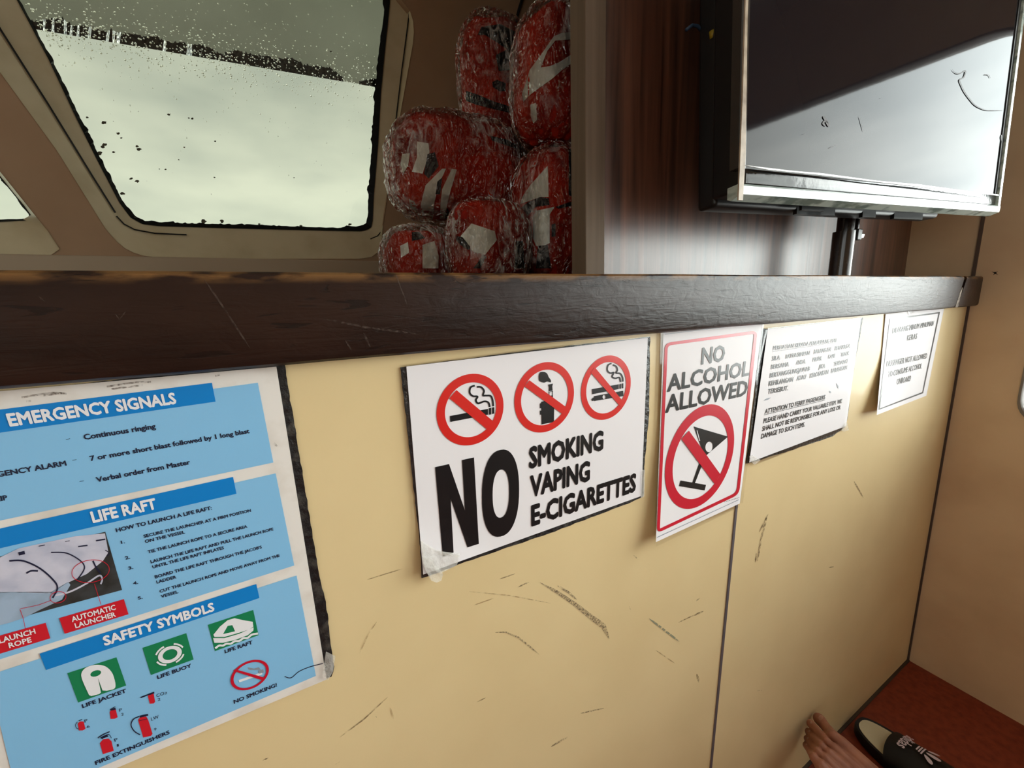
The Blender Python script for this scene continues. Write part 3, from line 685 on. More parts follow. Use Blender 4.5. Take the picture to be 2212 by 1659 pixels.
def backing(name, corners, zoom, y0, y1, m, parent, rag=0.6, seed=0):
    """black tape border behind a notice, slightly ragged"""
    o = Vector(zoom[:2]); c = [o+Vector(p)*zoom[2] for p in corners]; loop = []
    for i in range(len(c)):
        p, q = c[i], c[(i+1) % len(c)]; k = max(2, int((q-p).length/9)); d = (q-p).normalized(); nn = Vector((-d.y, d.x))
        for j in range(k):
            x = p.lerp(q, j/k)+nn*(noise.noise(Vector((i*3.7+seed, j*0.55, 0)))*rag*2 if j else 0); loop.append(x)
    b = BM(); b.prism([at_y(x.x, x.y, y0) for x in loop], (0, y1-y0, 0)); return b.out(name, m, parent)

E1 = 0.00045; E2 = 0.0007; E3 = 0.00095
# ---- large blue safety poster
Z1 = (0, 780, 740/2212.0); Z2 = (0, 1250, 740/2212.0)
tr = at_y(597, 792, 0.0); br = at_y(705, 1467, 0.0); bl = at_y(0, 1566, 0.0)
xl = bl.x-0.014; xr = (tr.x+br.x)/2
rect = [to_px((xl, 0, tr.z)), (597, 792), (705.5, 1468), to_px((xl, 0, br.z))]
poster = thing('safety_poster', 'large blue and white emergency signals, life raft and safety symbols poster', 'poster', (xr-0.1, 0, br.z))
ps = Sheet(rect, (tr.z-br.z)/(xr-xl), lambda a, c: 0.0022+0.0012*max(0, a-0.9)*10*max(0, c-0.85)*6, None)
backing('tape_backing', [(-80, 858), (603, 781), (614, 784), (648, 990), (690, 1245), (704, 1300), (716, 1402), (722, 1440), (716, 1462), (703, 1464), (560, 1500), (-80, 1700)], (0, 0, 1), -0.0016, -0.0004, M['black'], poster, 1.2, 2)
ps.base(M['oldpaper'], poster)
def pz(z):
    ps.zo = z
ps.zo = Z1
pz(Z1); t1 = ps.P((-330, 355), (1368, 140), (1392, 262), (-330, 510))
pn = [ps.P((-330, 410), (1665, 140), (1765, 655), (-330, 1100))]
panel_a = ps.part('signals_panel', M['sky'], pn, E1, poster)
panel_b = ps.part('raft_panel', M['sky'], [ps.P((-330, 1210), (1780, 725), (1900, 1320)) + (pz(Z2) or ps.P((0, 521), (-330, 626)))], E1, poster)
pz(Z2)
panel_c = ps.part('symbols_panel', M['sky'], [ps.P((0, 600), (1915, -20), (2040, 628), (690, 1200), (120, 1440), (0, 945))], E1, poster)
pz(Z1)
ba = ps.part('heading_banner', M['blue'], [t1], E2, poster)
bb = ps.part('heading_banner', M['blue'], [ps.P((-330, 1155), (1505, 748), (1527, 857), (-330, 1285))], E2, poster)
pz(Z2)
bc = ps.part('heading_banner', M['blue'], [ps.P((255, 485), (1655, 35), (1675, 125), (298, 590))], E2, poster)
def write(z, lines, m, parent, eps=E2, bold=0.034, name='lettering', sh=None):
    sh = sh or ps
    if z: sh.zo = z
    b = BM()
    for ln in lines: sh.text(b, ln[0], ln[1], ln[2], ln[3], eps, ln[4] if len(ln) > 4 else bold)
    return sh.done(b, name, m, parent)
write(Z1, [('EMERGENCY SIGNALS', (62, 420), (1143, 272), 78)], M['whiteink'], ba, E3, 0.045)
write(Z1, [('LIFE RAFT', (600, 1043), (1016, 950), 70)], M['whiteink'], bb, E3, 0.045)
write(Z2, [('SAFETY SYMBOLS', (675, 433), (1388, 205), 60)], M['whiteink'], bc, E3, 0.045)
write(Z1, [('Continuous ringing', (545, 508), (1008, 434), 34), ('7 or more short blast followed by 1 long blast', (585, 645), (1613, 464), 32), ('Verbal order from Master', (626, 782), (1230, 665), 32),
           ('EMERGENCY ALARM', (-185, 778), (432, 673), 34), ('ABANDON SHIP', (-400, 972), (52, 895), 33), ('\u2013', (430, 517), (457, 512), 32, 0.0), ('\u2013', (471, 652), (498, 647), 32, 0.0), ('\u2013', (517, 789), (545, 784), 32, 0.0)], M['navy'], panel_a)
write(Z1, [('HOW TO LAUNCH A LIFE RAFT:', (752, 1105), (1370, 958), 25), ('SECURE THE LAUNCHER AT A FIRM POSITION', (930, 1142), (1622, 972), 20), ('ON THE VESSEL', (938, 1175), (1196, 1112), 20),
           ('TIE THE LAUNCH ROPE TO A SECURE AREA', (957, 1243), (1598, 1075), 20), ('LAUNCH THE LIFE RAFT AND PULL THE LAUNCH ROPE', (975, 1306), (1767, 1092), 20), ('UNTIL THE LIFE RAFT INFLATES', (987, 1340), (1448, 1213), 20),
           ("BOARD THE LIFE RAFT THROUGH THE JACOB'S", (1003, 1404), (1692, 1208), 20), ('LADDER', (1013, 1437), (1140, 1402), 20), ('CUT THE LAUNCH ROPE AND MOVE AWAY FROM THE', (1033, 1497), (1808, 1262), 19), ('VESSEL', (1042, 1530), (1153, 1497), 19),
           ('1.', (784, 1180), (808, 1174), 20), ('2.', (811, 1282), (842, 1274), 20), ('3.', (832, 1348), (862, 1340), 20), ('4.', (862, 1445), (893, 1437), 19), ('5.', (893, 1541), (922, 1533), 19)], M['navy'], panel_b)
# printed photograph of a life raft canister
pz(Z1)
ph = ps.part('raft_picture', M['photo_dark'], [ps.P((-330, 1340), (680, 1102), (788, 1478), (-330, 1780))], E2, panel_b)
ps.part('printed_raft', M['photo_white'], [ps.P((-330, 1375), (0, 1268), (120, 1210), (300, 1170), (480, 1132), (678, 1112), (700, 1235), (665, 1290), (560, 1375), (440, 1430), (330, 1500), (150, 1495), (-330, 1500))], E3, ph)
ps.part('printed_raft', M['photo_grey'], [ps.P((-330, 1495), (150, 1490), (330, 1490), (440, 1425), (455, 1445), (400, 1540), (250, 1610), (150, 1660), (60, 1690), (-330, 1790))], E3, ph)
for cpts, w_ in [([(60, 1290), (150, 1290), (260, 1340), (350, 1420), (370, 1470), (340, 1530)], 11), ([(330, 1235), (430, 1240), (520, 1290), (545, 1340), (500, 1410)], 8), ([(170, 1370), (200, 1355), (245, 1355)], 11), ([(620, 1160), (680, 1150)], 9), ([(505, 1198), (565, 1190)], 8), ([(120, 1245), (160, 1236)], 22), ([(680, 1220), (705, 1240), (690, 1260)], 5), ([(420, 1165), (450, 1160)], 4), ([(250, 1195), (290, 1188)], 5), ([(600, 1290), (625, 1340), (650, 1370)], 10)]:
    ps.part('printed_rope', M['navy'], [ps.P(*q) for q in stroke(curve(cpts), w_)], E3+0.0002, ph)
ps.part('printed_rope', M['photo_white'], [ps.P(*q) for q in stroke(curve([(350, 1515), (450, 1490), (560, 1435), (640, 1385), (660, 1410), (650, 1440)]), 11)], E3+0.0002, ph)
redl = []
for c0, rx, ry, a0 in [((585, 1357), 122, 72, -0.15), ((375, 1525), 52, 36, -0.2)]:
    redl += stroke([(c0[0]+rx*math.cos(k/36*6.283)*math.cos(a0)-ry*math.sin(k/36*6.283)*math.sin(a0), c0[1]+rx*math.cos(k/36*6.283)*math.sin(a0)+ry*math.sin(k/36*6.283)*math.cos(a0)) for k in range(37)], 4)
redl += stroke([(610, 1438), (652, 1572)], 4) + stroke([(130, 1605), (150, 1660), (165, 1735)], 4) + stroke([(130, 1600), (250, 1575), (330, 1545)], 3)
ps.part('callout_line', M['crimson'], [ps.P(*q) for q in redl], E3+0.0004, ph)
pz(Z2)
la = ps.part('caption_box', M['boxred'], [ps.P((382, 255), (800, 132), (830, 230), (418, 356))], E3, panel_b)
lb = ps.part('caption_box', M['boxred'], [ps.P((-60, 384), (295, 285), (325, 385), (-30, 494))], E3, panel_b)
write(Z2, [('AUTOMATIC', (466, 280), (750, 198), 34), ('LAUNCHER', (488, 320), (750, 243), 32)], M['whiteink'], la, E3+0.0003, 0.03)
write(Z2, [('LAUNCH', (-2, 418), (232, 353), 34), ('ROPE', (60, 448), (206, 408), 33)], M['whiteink'], lb, E3+0.0003, 0.03)
# green symbol tiles
pz(Z2)
gj = ps.part('life_jacket_symbol', M['green'], [ps.P((435, 610), (752, 508), (815, 690), (505, 800))], E2, panel_c)
jk = curve([(575, 752), (530, 650), (528, 605), (560, 572), (620, 556), (680, 566), (722, 605), (742, 660), (745, 700), (730, 715)], 5)
ps.part('pictogram', M['whiteink'], [(ps.P(*(jk+[(690, 724), (662, 722), (632, 640), (652, 735), (640, 745), (590, 758)])), [ps.P(*[(618+35*math.cos(k/16*6.283), 612-8*math.cos(k/16*6.283)+20*math.sin(k/16*6.283)) for k in range(16)])])], E3, gj)
gb_ = ps.part('life_buoy_symbol', M['green'], [ps.P((920, 447), (1203, 352), (1250, 522), (975, 622))], E2, panel_c)
ps.part('pictogram', M['whiteink'], [ps.disc((1098, 490), 82, 0.62)], E3, gb_)
arcs = []
for k in range(4):
    a0 = k*math.pi/2+0.42; cs = ps.st(1098, 490); rr = (ps.st(1180, 490)[0]-ps.st(1016, 490)[0])/2*1.2
    arcs += stroke([(cs[0]+rr*math.cos(a0+j*0.11), cs[1]+rr*math.sin(a0+j*0.11)/ps.ratio) for j in range(9)], 0.005)
ps.part('pictogram', M['whiteink'], arcs, E3, gb_)
gr = ps.part('life_raft_symbol', M['green'], [ps.P((1343, 298), (1635, 202), (1670, 365), (1388, 468))], E2, panel_c)
ps.part('pictogram', M['whiteink'], [(ps.P((1378, 362), (1420, 310), (1470, 268), (1515, 255), (1570, 268), (1632, 278), (1636, 310), (1610, 328), (1540, 350), (1450, 376), (1385, 376)), [ps.P((1440, 358), (1470, 305), (1500, 300), (1518, 340))]),
     ps.P((1376, 384), (1450, 384), (1545, 356), (1638, 314), (1636, 335), (1600, 365), (1520, 395), (1440, 414), (1384, 414))] +
     [ps.P(*q) for q in stroke(curve([(1390, 450), (1415, 432), (1440, 432), (1462, 420), (1490, 420), (1515, 404), (1545, 402), (1570, 385), (1600, 382), (1625, 362), (1666, 354)], 3), 13)], E3, gr)
ns_ = ps.part('no_smoking_symbol', M['crimson'], [ps.disc((1615, 622), 132, 0.85)], E3, panel_c)
ps.part('cigarette', M['whiteink'], [ps.P((1540, 655), (1690, 604), (1695, 618), (1545, 670))], E2, ns_)
ps.part('cigarette', M['greyink'], [ps.P((1668, 592), (1700, 586), (1704, 606), (1672, 614)), ps.P((1598, 572), (1640, 580), (1672, 572), (1684, 588), (1650, 590), (1620, 590), (1604, 586))], E2, ns_)
ps.part('slash', M['crimson'], [ps.P((1505, 595), (1520, 585), (1712, 640), (1700, 658))], E3+0.0002, ns_)
write(Z2, [('LIFE JACKET', (533, 836), (818, 733), 25), ('LIFE BUOY', (1018, 649), (1238, 570), 24), ('LIFE RAFT', (1453, 482), (1632, 420), 23), ('NO SMOKING!', (1512, 808), (1790, 695), 24), ('FIRE EXTINGUISHERS', (618, 1203), (1098, 1000), 25)], M['navy'], panel_c)
write(Z2, [('CO', (1012, 766), (1062, 748), 20, 0.0), ('2', (1064, 748), (1080, 744), 14, 0.0), ('2', (1020, 790), (1036, 785), 17, 0.0), ('P', (772, 860), (790, 854), 20, 0.0), ('2', (784, 886), (800, 881), 17, 0.0), ('P', (549, 930), (568, 923), 20, 0.0), ('6', (562, 966), (580, 960), 17, 0.0),
           ('LW', (978, 918), (1027, 900), 22, 0.0), ('9', (996, 984), (1012, 978), 18, 0.0), ('P', (742, 1055), (762, 1047), 22, 0.0), ('1', (757, 1086), (768, 1082), 18, 0.0)], M['navy'], panel_c)
def ext(body, top, hose):
    pz(Z2)
    e = ps.part('extinguisher_symbol', M['boxred'], [ps.P(*body)], E2, panel_c)
    ps.part('valve', M['navy'], [ps.P(*q) for q in top] + [ps.P(*q) for h, w_ in hose for q in stroke(curve(h, 4), w_)], E3, e)
ext([(955, 758), (968, 745), (992, 742), (1002, 795), (992, 806), (968, 808)], [[(962, 742), (995, 730), (998, 740), (966, 752)]], [([(908, 768), (940, 756), (975, 742)], 8)])
ext([(708, 860), (722, 848), (748, 846), (760, 895), (740, 905), (715, 906)], [[(712, 846), (745, 832), (748, 846), (715, 852)]], [([(712, 845), (745, 826)], 4)])
ext([(502, 935), (516, 922), (540, 922), (552, 970), (535, 980), (510, 980)], [], [([(508, 918), (530, 910)], 5), ([(500, 925), (488, 945), (495, 965), (510, 972)], 4)])
ext([(892, 912), (905, 895), (945, 890), (958, 915), (985, 1002), (975, 1015), (925, 1026)], [[(900, 885), (955, 873), (958, 884), (905, 898)]], [([(898, 890), (862, 908), (846, 945), (868, 985), (905, 1008)], 7), ([(898, 918), (950, 906)], 3)])
ext([(645, 1062), (665, 1038), (700, 1032), (720, 1050), (735, 1112), (665, 1133)], [[(648, 1025), (690, 1005), (700, 1020), (655, 1035)]], [([(632, 1030), (660, 1010), (708, 988)], 6), ([(660, 1035), (700, 1005), (720, 1030)], 4)])
pz(Z1)
for p_ in [[(140, 235), (330, 205), (430, 212)], [(690, 165), (860, 140), (975, 135)], [(720, 180), (920, 155)], [(280, 222), (400, 208)], [(170, 262), (200, 257)], [(1390, 95), (1420, 88)], [(1770, 530), (1790, 550)]]:
    ps.part('dirt_smear', M['scuff'], [ps.P(*q) for q in stroke(curve(p_), 12)], E1, poster)
pz(Z2); ps.part('pen_scratch', M['navy'], [ps.P(*q) for q in stroke(curve([(1838, 632), (1880, 640), (1930, 600), (2000, 570), (2085, 548)]), 5)], E2, panel_c)
ps.part('torn_corner_film', M['peel'], [ps.P((2105, 470), (2165, 500), (2150, 600), (2120, 655), (2080, 640))], 0.0022, poster)

# ---- no smoking / vaping / e-cigarettes
Z3 = (840, 700, 600/1716.0)
def d_smoke(a, c): return 0.0022 + 0.010*max(0, 0.28-a-0.9*(1-c))**1.3*3
sm = thing('no_smoking_sign', 'white landscape sign with three red-ringed symbols above a huge black NO', 'sign', (at_y(1150, 1150, 0).x, 0, at_y(1150, 1150, 0).z))
s2 = Sheet([(108, 262), (1600, 85), (1560, 1062), (272, 1560)], 0.70, d_smoke, Z3)
s2_p = [s2.px(*p) for p in [(108, 262), (1600, 85), (1560, 1062), (218, 1545)]]
s2 = Sheet([(108, 262), (1600, 85), (1560, 1062), (212, 1548)], 0.70, d_smoke, Z3)
backing('tape_backing', [(72, 268), (110, 262), (900, 160), (1614, 78), (1608, 560), (1578, 880), (1574, 1062), (1500, 1100), (1000, 1290), (450, 1478), (250, 1556), (203, 1570), (196, 1390), (100, 520)], Z3, -0.0014, -0.0003, M['black'], sm, 0.7, 5)
s2.base(M['paper'], sm)
for q_ in ([(205, 1440), (262, 1440), (335, 1545), (325, 1585), (295, 1598), (262, 1585), (225, 1520)], [(196, 1340), (212, 1345), (232, 1500), (215, 1480)], [(300, 1400), (445, 1420), (430, 1440), (318, 1425)]): s2.part('peeling_tape', M['peel'], [s2.P(*q_)], 0.0016, sm)
s2.part('laminate_margin', M['clear'], [s2.P((84, 268), (108, 262), (206, 1480), (262, 1590), (300, 1595), (335, 1550), (196, 1560))], 0.0006, sm)
s2.part('laminate_margin', M['clear'], [s2.P((108, 262), (90, 252), (1000, 140), (1616, 76), (1600, 85))], 0.0003, sm)
for q_ in [s2.P((1562, 900), (1584, 900), (1578, 1065), (1556, 1075)), s2.P((195, 1340), (300, 1400), (440, 1430), (420, 1490), (320, 1540), (215, 1500))]: s2.part('tape_patch', M['peel'], [q_], 0.0009, sm)
def ban(name, c, rx, inner, slash):
    o = s2.part(name, M['red'], [s2.disc(c, rx, inner)], E1, sm)
    s2.part('slash', M['red'], [s2.P(*slash)], E2, o); return o
c1 = ban('no_smoking_symbol', (510, 531), 208, 0.765, [(374, 458), (418, 408), (652, 607), (618, 660)])
c2_ = ban('no_vaping_symbol', (967, 455), 184, 0.79, [(838, 385), (868, 347), (1105, 520), (1078, 560)])
c3_ = ban('no_e_cigarette_symbol', (1346, 395), 153, 0.80, [(1248, 300), (1272, 266), (1456, 488), (1432, 512)])
def smoke(o, pts_list, w_, eps=E1): s2.part('smoke_pictogram', M['ink'], [s2.P(*q) for p_ in pts_list for q in stroke(curve(p_), w_)], eps, o)
s2.part('cigarette_pictogram', M['ink'], [s2.P((378, 568), (612, 524), (612, 560), (380, 605)), s2.P((618, 520), (632, 517), (632, 558), (618, 560)), s2.P((638, 516), (651, 513), (652, 553), (638, 556))], E1, c1)
smoke(c1, [[(531, 380), (505, 392), (500, 425), (520, 445), (548, 448), (538, 470), (552, 490), (590, 478), (615, 485), (624, 512)], [(545, 388), (570, 390), (588, 412), (582, 440), (600, 442), (630, 445), (642, 475), (645, 508)]], 11)
s2.part('vaping_pictogram', M['ink'], [s2.P((942, 480), (968, 474), (1008, 470), (1022, 480), (1020, 605), (944, 620)), s2.P((934, 490), (942, 488), (942, 520), (934, 520)), s2.P((934, 535), (942, 535), (942, 560), (934, 560)),
       (s2.P((988, 418), (1014, 414), (1014, 462), (988, 466)), [s2.P((992, 421), (1010, 418), (1010, 440), (992, 443))]), s2.P((984, 374), (1014, 368), (1010, 385), (1012, 412), (988, 415), (990, 392))], E1, c2_)
s2.part('smoke_pictogram', M['ink'], [s2.P(*curve([(926, 320), (935, 298), (960, 296), (978, 306), (988, 328), (1000, 345), (1000, 360), (978, 355), (958, 362), (930, 350), (926, 320)], 4)[:-1])], E1, c2_)
s2.part('e_cigarette_pictogram', M['ink'], [s2.P((1256, 402), (1420, 372), (1420, 402), (1256, 434)), s2.P((1425, 371), (1435, 369), (1435, 399), (1425, 401)), s2.P((1440, 368), (1449, 366), (1449, 396), (1440, 398)),
       (s2.P((1268, 445), (1448, 412), (1450, 445), (1268, 476)), [s2.P(*[(1330+10*math.cos(k/12*6.283), 451+13*math.sin(k/12*6.283)) for k in range(12)])]), s2.P((1252, 464), (1262, 455), (1268, 455), (1268, 472), (1256, 476))], E1, c3_)
smoke(c3_, [[(1376, 243), (1355, 254), (1350, 285), (1368, 303), (1390, 300), (1380, 325), (1400, 335), (1425, 330), (1432, 358)], [(1385, 252), (1405, 262), (1412, 285), (1404, 302), (1430, 306), (1444, 330), (1446, 356)]], 9)
nO = s2.part('lettering', M['ink'], [s2.P((286, 884), (372, 865), (470, 1152), (452, 840), (526, 824), (556, 1358), (486, 1380), (382, 1080), (400, 1412), (334, 1440))], E1, sm)
def superell(c, rx, ry, sk, n=48, e=2.3):
    out = []
    for k in range(n):
        a = 2*math.pi*k/n; x = math.copysign(abs(math.cos(a))**(2/e), math.cos(a)); y = math.copysign(abs(math.sin(a))**(2/e), math.sin(a))
        out.append((c[0]+rx*x, c[1]+ry*y+sk*rx*x))
    return out
s2.part('lettering', M['ink'], [(s2.P(*superell((690, 1045), 115, 268, -0.2)), [s2.P(*superell((692, 1048), 51, 148, -0.2))])], E1, sm)
write(None, [('SMOKING', (866, 890), (1325, 772), 122, 0.05), ('VAPING', (872, 1068), (1242, 962), 122, 0.05), ('E-CIGARETTES', (880, 1246), (1526, 1028), 118, 0.05)], M['ink'], sm, E1, 0.05, 'lettering', s2)

# ---- no alcohol
Z4 = (1380, 640, 832/2212.0)
def d_alc(a, c): return 0.0030 + 0.022*max(0, c-0.35)**1.5*max(0, 1-a*1.15)**1.2 + 0.002*math.sin(a*3.1)
al = thing('no_alcohol_sign', 'white portrait sign with red border and crossed-out cocktail glass', 'sign', (at_y(1510, 1120, 0).x, 0, at_y(1510, 1120, 0).z))
s3 = Sheet([(142, 190), (714, 132), (580, 1190), (98, 1412)], 1.40, d_alc, Z4)
s3.base(M['paper'], al)
s3.part('laminate_margin', M['clear'], [s3.P((126, 194), (142, 190), (98, 1412), (88, 1430)), s3.P((98, 1412), (580, 1190), (578, 1212), (96, 1440)), s3.P((714, 132), (722, 131), (598, 1188), (580, 1190))], 0.0002, al)
def band(loop, wid):
    inn = []
    n = len(loop); cen = Vector((sum(p[0] for p in loop)/n, sum(p[1] for p in loop)/n))
    for i in range(n):
        p0, p, p1 = Vector(loop[i-1]), Vector(loop[i]), Vector(loop[(i+1) % n]); d = (p1-p0).normalized(); nn = Vector((-d.y, d.x))
        if nn.dot(cen-p) < 0: nn = -nn
        inn.append(tuple(p+nn*wid))
    return inn
bo = rounded([(150, 268), (682, 196), (576, 1138), (103, 1362)], 38, 6)
s3.part('red_border', M['crimson'], [(s3.P(*bo), [s3.P(*band(bo, 17))])], E1, al)
for q_ in ([(150, 218), (430, 185), (688, 155)], [(688, 135), (688, 160)], [(105, 1385), (575, 1168)]): s3.part('corner_line', M['greyink'], [s3.P(*q) for q in stroke(q_, 3)], E1, al)
write(None, [('NO', (358, 390), (491, 370), 90, 0.03), ('ALCOHOL', (163, 547), (632, 452), 92, 0.03), ('ALLOWED', (152, 668), (620, 566), 95, 0.03)], M['ink'], al, E1, 0.03, 'lettering', s3)
write(None, [('www.safetysigns', (490, 1188), (576, 1160), 8, 0.03)][:0] or [('- - - - - - - - - -', (490, 1186), (576, 1160), 12, 0.04)], M['ink'], al, E1, 0.04, 'small_print', s3)
gl = s3.part('no_alcohol_symbol', M['crimson'], [s3.disc((360, 932), 190, 0.80)], E1, al)
s3.part('cocktail_glass', M['ink'], [(s3.P((316, 748), (513, 806), (386, 915), (372, 905)), [s3.P(*[(404+22*math.cos(k/20*6.283), 865-3*math.cos(k/20*6.283)+30*math.sin(k/20*6.283)) for k in range(20)])]),
       s3.P((366, 905), (386, 912), (322, 1074), (308, 1070)), s3.P((240, 1058), (386, 1083), (378, 1115), (232, 1090))], E1, gl)
s3.part('glass_shine', M['whiteink'], [s3.P((332, 770), (336, 770), (352, 830), (347, 830))], E2, gl)
s3.part('slash', M['crimson'], [s3.P((245, 820), (288, 772), (468, 1022), (436, 1078))], E2+0.0002, gl)

# ---- notice to ferry passengers
Z5 = (1600, 660, 500/2212.0)
pa = thing('passenger_notice', 'white notice about valuables, bilingual typed paragraphs, black tape behind its edges', 'notice', (at_y(1720, 980, 0).x, 0, at_y(1720, 980, 0).z))
s4 = Sheet([(262, 228), (1152, 122), (1005, 1155), (112, 1498)], 0.70, lambda a, c: 0.0024+0.004*max(0, c-0.8)*max(0, 0.15-a)*20+0.0006*math.sin(5*a+3*c), Z5)
s4 = Sheet([(258, 228), (1152, 122), (1008, 1152), (82, 1500)], 0.70, s4.depth, Z5)
backing('tape_backing', [(195, 215), (250, 226), (262, 222), (1150, 118), (1170, 112), (1148, 245), (1125, 360), (1068, 700), (1022, 1080), (1000, 1160), (880, 1250), (460, 1390), (110, 1500), (55, 1510), (130, 900), (190, 340)], Z5, -0.0012, -0.0003, M['black'], pa, 0.8, 9)
s4.base(M['paper'], pa)
s4.part('laminate_margin', M['clear'], [s4.P((262, 228), (1152, 122), (1175, 112), (255, 214)), s4.P((82, 1500), (1008, 1152), (1005, 1185), (150, 1520)), s4.P((82, 1500), (75, 1440), (180, 560), (258, 228), (240, 232), (160, 600))], 0.0003, pa)
s4.part('curled_film_corner', M['peel'], [s4.P((990, 1130), (1015, 1110), (1035, 1190), (990, 1205), (960, 1195))], 0.002, pa)
write(None, [('PERHATIAN KEPADA PENUMPANG FERI', (310, 426), (914, 346), 37, 0.02), ('SILA', (298, 528), (376, 515), 40), ('BAWA/SIMPAN', (430, 507), (660, 470), 38), ('BARANGAN', (700, 462), (862, 435), 38), ('BERHARGA', (900, 428), (1046, 402), 36),
             ('BERSAMA', (290, 608), (460, 580), 40), ('ANDA.', (530, 566), (622, 551), 38), ('PIHAK', (688, 538), (776, 522), 38), ('KAMI', (836, 510), (900, 498), 37), ('TIDAK', (956, 488), (1036, 472), 36),
             ('BERTANGGUNGJAWAB', (278, 690), (660, 621), 42), ('JIKA', (745, 605), (808, 594), 38), ('TERDAPAT', (888, 578), (1026, 548), 37), ('KEHILANGAN', (267, 768), (500, 725), 43), ('ATAU', (535, 717), (623, 700), 40), ('KEROSAKAN', (660, 692), (838, 652), 40), ('BARANGAN', (866, 645), (1016, 608), 38),
             ('TERSEBUT.', (258, 846), (452, 808), 43), ('ATTENTION TO FERRY PASSENGERS', (230, 1036), (806, 893), 43), ('PLEASE HAND CARRY YOUR VALUABLE ITEM. WE', (218, 1126), (966, 930), 43), ('SHALL NOT BE RESPONSIBLE FOR ANY LOSS OR', (205, 1201), (953, 990), 43), ('DAMAGE TO SUCH ITEMS.', (195, 1273), (612, 1155), 43)], M['ink'], pa, E1, 0.022, 'lettering', s4)
for q_ in ([(308, 440), (916, 352)], [(228, 1045), (808, 903)]): s4.part('underline', M['ink'], [s4.P(*q) for q in stroke(q_, 4)], E1, pa)
for q_ in ([(222, 910), (250, 888), (290, 878), (262, 900)], [(845, 815), (860, 820), (865, 838), (850, 832)], [(915, 740), (935, 770), (938, 795), (925, 780)]): s4.part('tear_mark', M['greyink'], [s4.P(*q_)], E1, pa)

s4.part('curled_film_corner', M['peel'], [s4.P((82, 1440), (110, 1430), (190, 1475), (165, 1500), (130, 1522), (100, 1490))], 0.0016, pa)
# ---- small drinking notice by the corner
def d_dil(a, c): return 0.0016 + 0.030*max(0, c-0.3)**1.4*max(0, 0.55-a)**1.3*2.2
di = thing('drinking_notice', 'white notice with thin ruled frame nearest the corner, its lower left corner curling', 'notice', (at_y(1950, 870, 0).x, 0, at_y(1950, 870, 0).z))
s5 = Sheet([(1385, 82), (1946, 18), (1775, 862), (1300, 1046)], 0.71, d_dil, Z5)
s5.base(M['paper'], di)
fr = [(1425, 127), (1905, 61), (1744, 838), (1318, 998)]
s5.part('ruled_frame', M['ink'], [(s5.P(*fr), [s5.P(*[(p[0]+(q[0]-p[0])*0.022, p[1]+(q[1]-p[1])*0.016) for p, q in zip(fr, fr[2:]+fr[:2])])])], E1, di)
write(None, [('DILARANG MINUM MINUMAN', (1450, 266), (1840, 192), 50, 0.012), ('KERAS', (1590, 336), (1684, 316), 50, 0.012), ('PASSENGER NOT ALLOWED', (1395, 586), (1776, 505), 54, 0.012), ('TO CONSUME ALCOHOL', (1408, 686), (1728, 600), 52, 0.012), ('ONBOARD', (1490, 756), (1624, 720), 52, 0.012)], M['ink'], di, E1, 0.012, 'lettering', s5)
s5.part('tape_scrap', M['clear'], [s5.P((1590, 30), (1640, 22), (1650, 70), (1610, 95))], 0.001, di)

# ------------------------------------------------------------------ television on its pole, facing the seats
def tv_axes():
    dn = (RGT*0.425 - UPV*5.85 + FWD).normalized()                 # its own downward edge, read from the two side edges
    rl, rr = px_ray(1592, 428), px_ray(2152, 464)
    a = dn.cross(rl.cross(rr)).normalized()
    if a.x < 0: a = -a
    W_ = 0.73                                                        # a 32 inch set
    # EYE + p*rl + W*a = EYE + q*rr   (least squares)
    m = Matrix(((rl.dot(rl), -rl.dot(rr)), (-rl.dot(rr), rr.dot(rr)))); r = Vector((-W_*a.dot(rl), W_*a.dot(rr)))
    p, q = m.inverted() @ r
    return EYE+rl*p, a, -dn, W_
TO, TA, TU, TW = tv_axes()
TB = TU.cross(TA).normalized()
if TB.y < 0: TB = -TB                                                # into the set, away from the viewer
TH = 0.47
def tvl(x, y, z): return TO+TA*x+TB*y+TU*z
def tvp(u, v, off=0.0):
    r = px_ray(u, v); t = (TO-EYE+TB*off).dot(TB)/r.dot(TB); return EYE+r*t
tv = thing('television', 'black flat television with reflective screen on a pole above the ledge', 'television', tvl(TW/2, 0.04, 0.0))
def tbox(name, lo, hi, m, bev=0.0, parent=tv):
    b = BM(); b.frame_box(TO, TA, TB, TU, lo, hi, bev); return b.out(name, m, parent, smooth=bool(bev), angle=40)
tbox('casing', (0.012, 0.006, 0.012), (TW-0.012, 0.050, TH), M['plastic'], 0.004)
tbox('rear_housing', (0.020, 0.050, 0.004), (TW-0.09, 0.083, TH-0.03), M['plastic'], 0.006)
tbox('screen', (0.014, 0.0005, 0.037), (TW-0.018, 0.006, TH-0.012), M['screen'])
tbox('bezel', (0.013, -0.001, 0.018), (TW-0.012, 0.012, 0.0365), mat('glossy_black_bezel', rgb(16, 17, 18), 0.10, 0.6, bump=(40, 0.06)), 0.0015)
tbox('bezel', (TW-0.018, -0.0005, 0.0365), (TW-0.010, 0.012, TH), M['plastic'])
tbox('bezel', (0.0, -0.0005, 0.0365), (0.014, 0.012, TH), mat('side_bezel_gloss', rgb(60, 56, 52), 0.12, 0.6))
b = BM()
prof = [(-0.004, 0.004), (0.010, -0.001), (0.016, 0.002), (0.016, 0.0165), (-0.001, 0.0175), (-0.005, 0.014)]
prof2 = [(TA*0.002+TB*y+TU*z) for y, z in prof]
b.prism([TO+p for p in prof2], TA*(TW-0.004)); acr = b.out('acrylic_channel', M['acryl'], tv)
tbox('acrylic_channel', (TW-0.010, -0.004, 0.006), (TW, 0.012, TH), M['acryl'], 0.001)
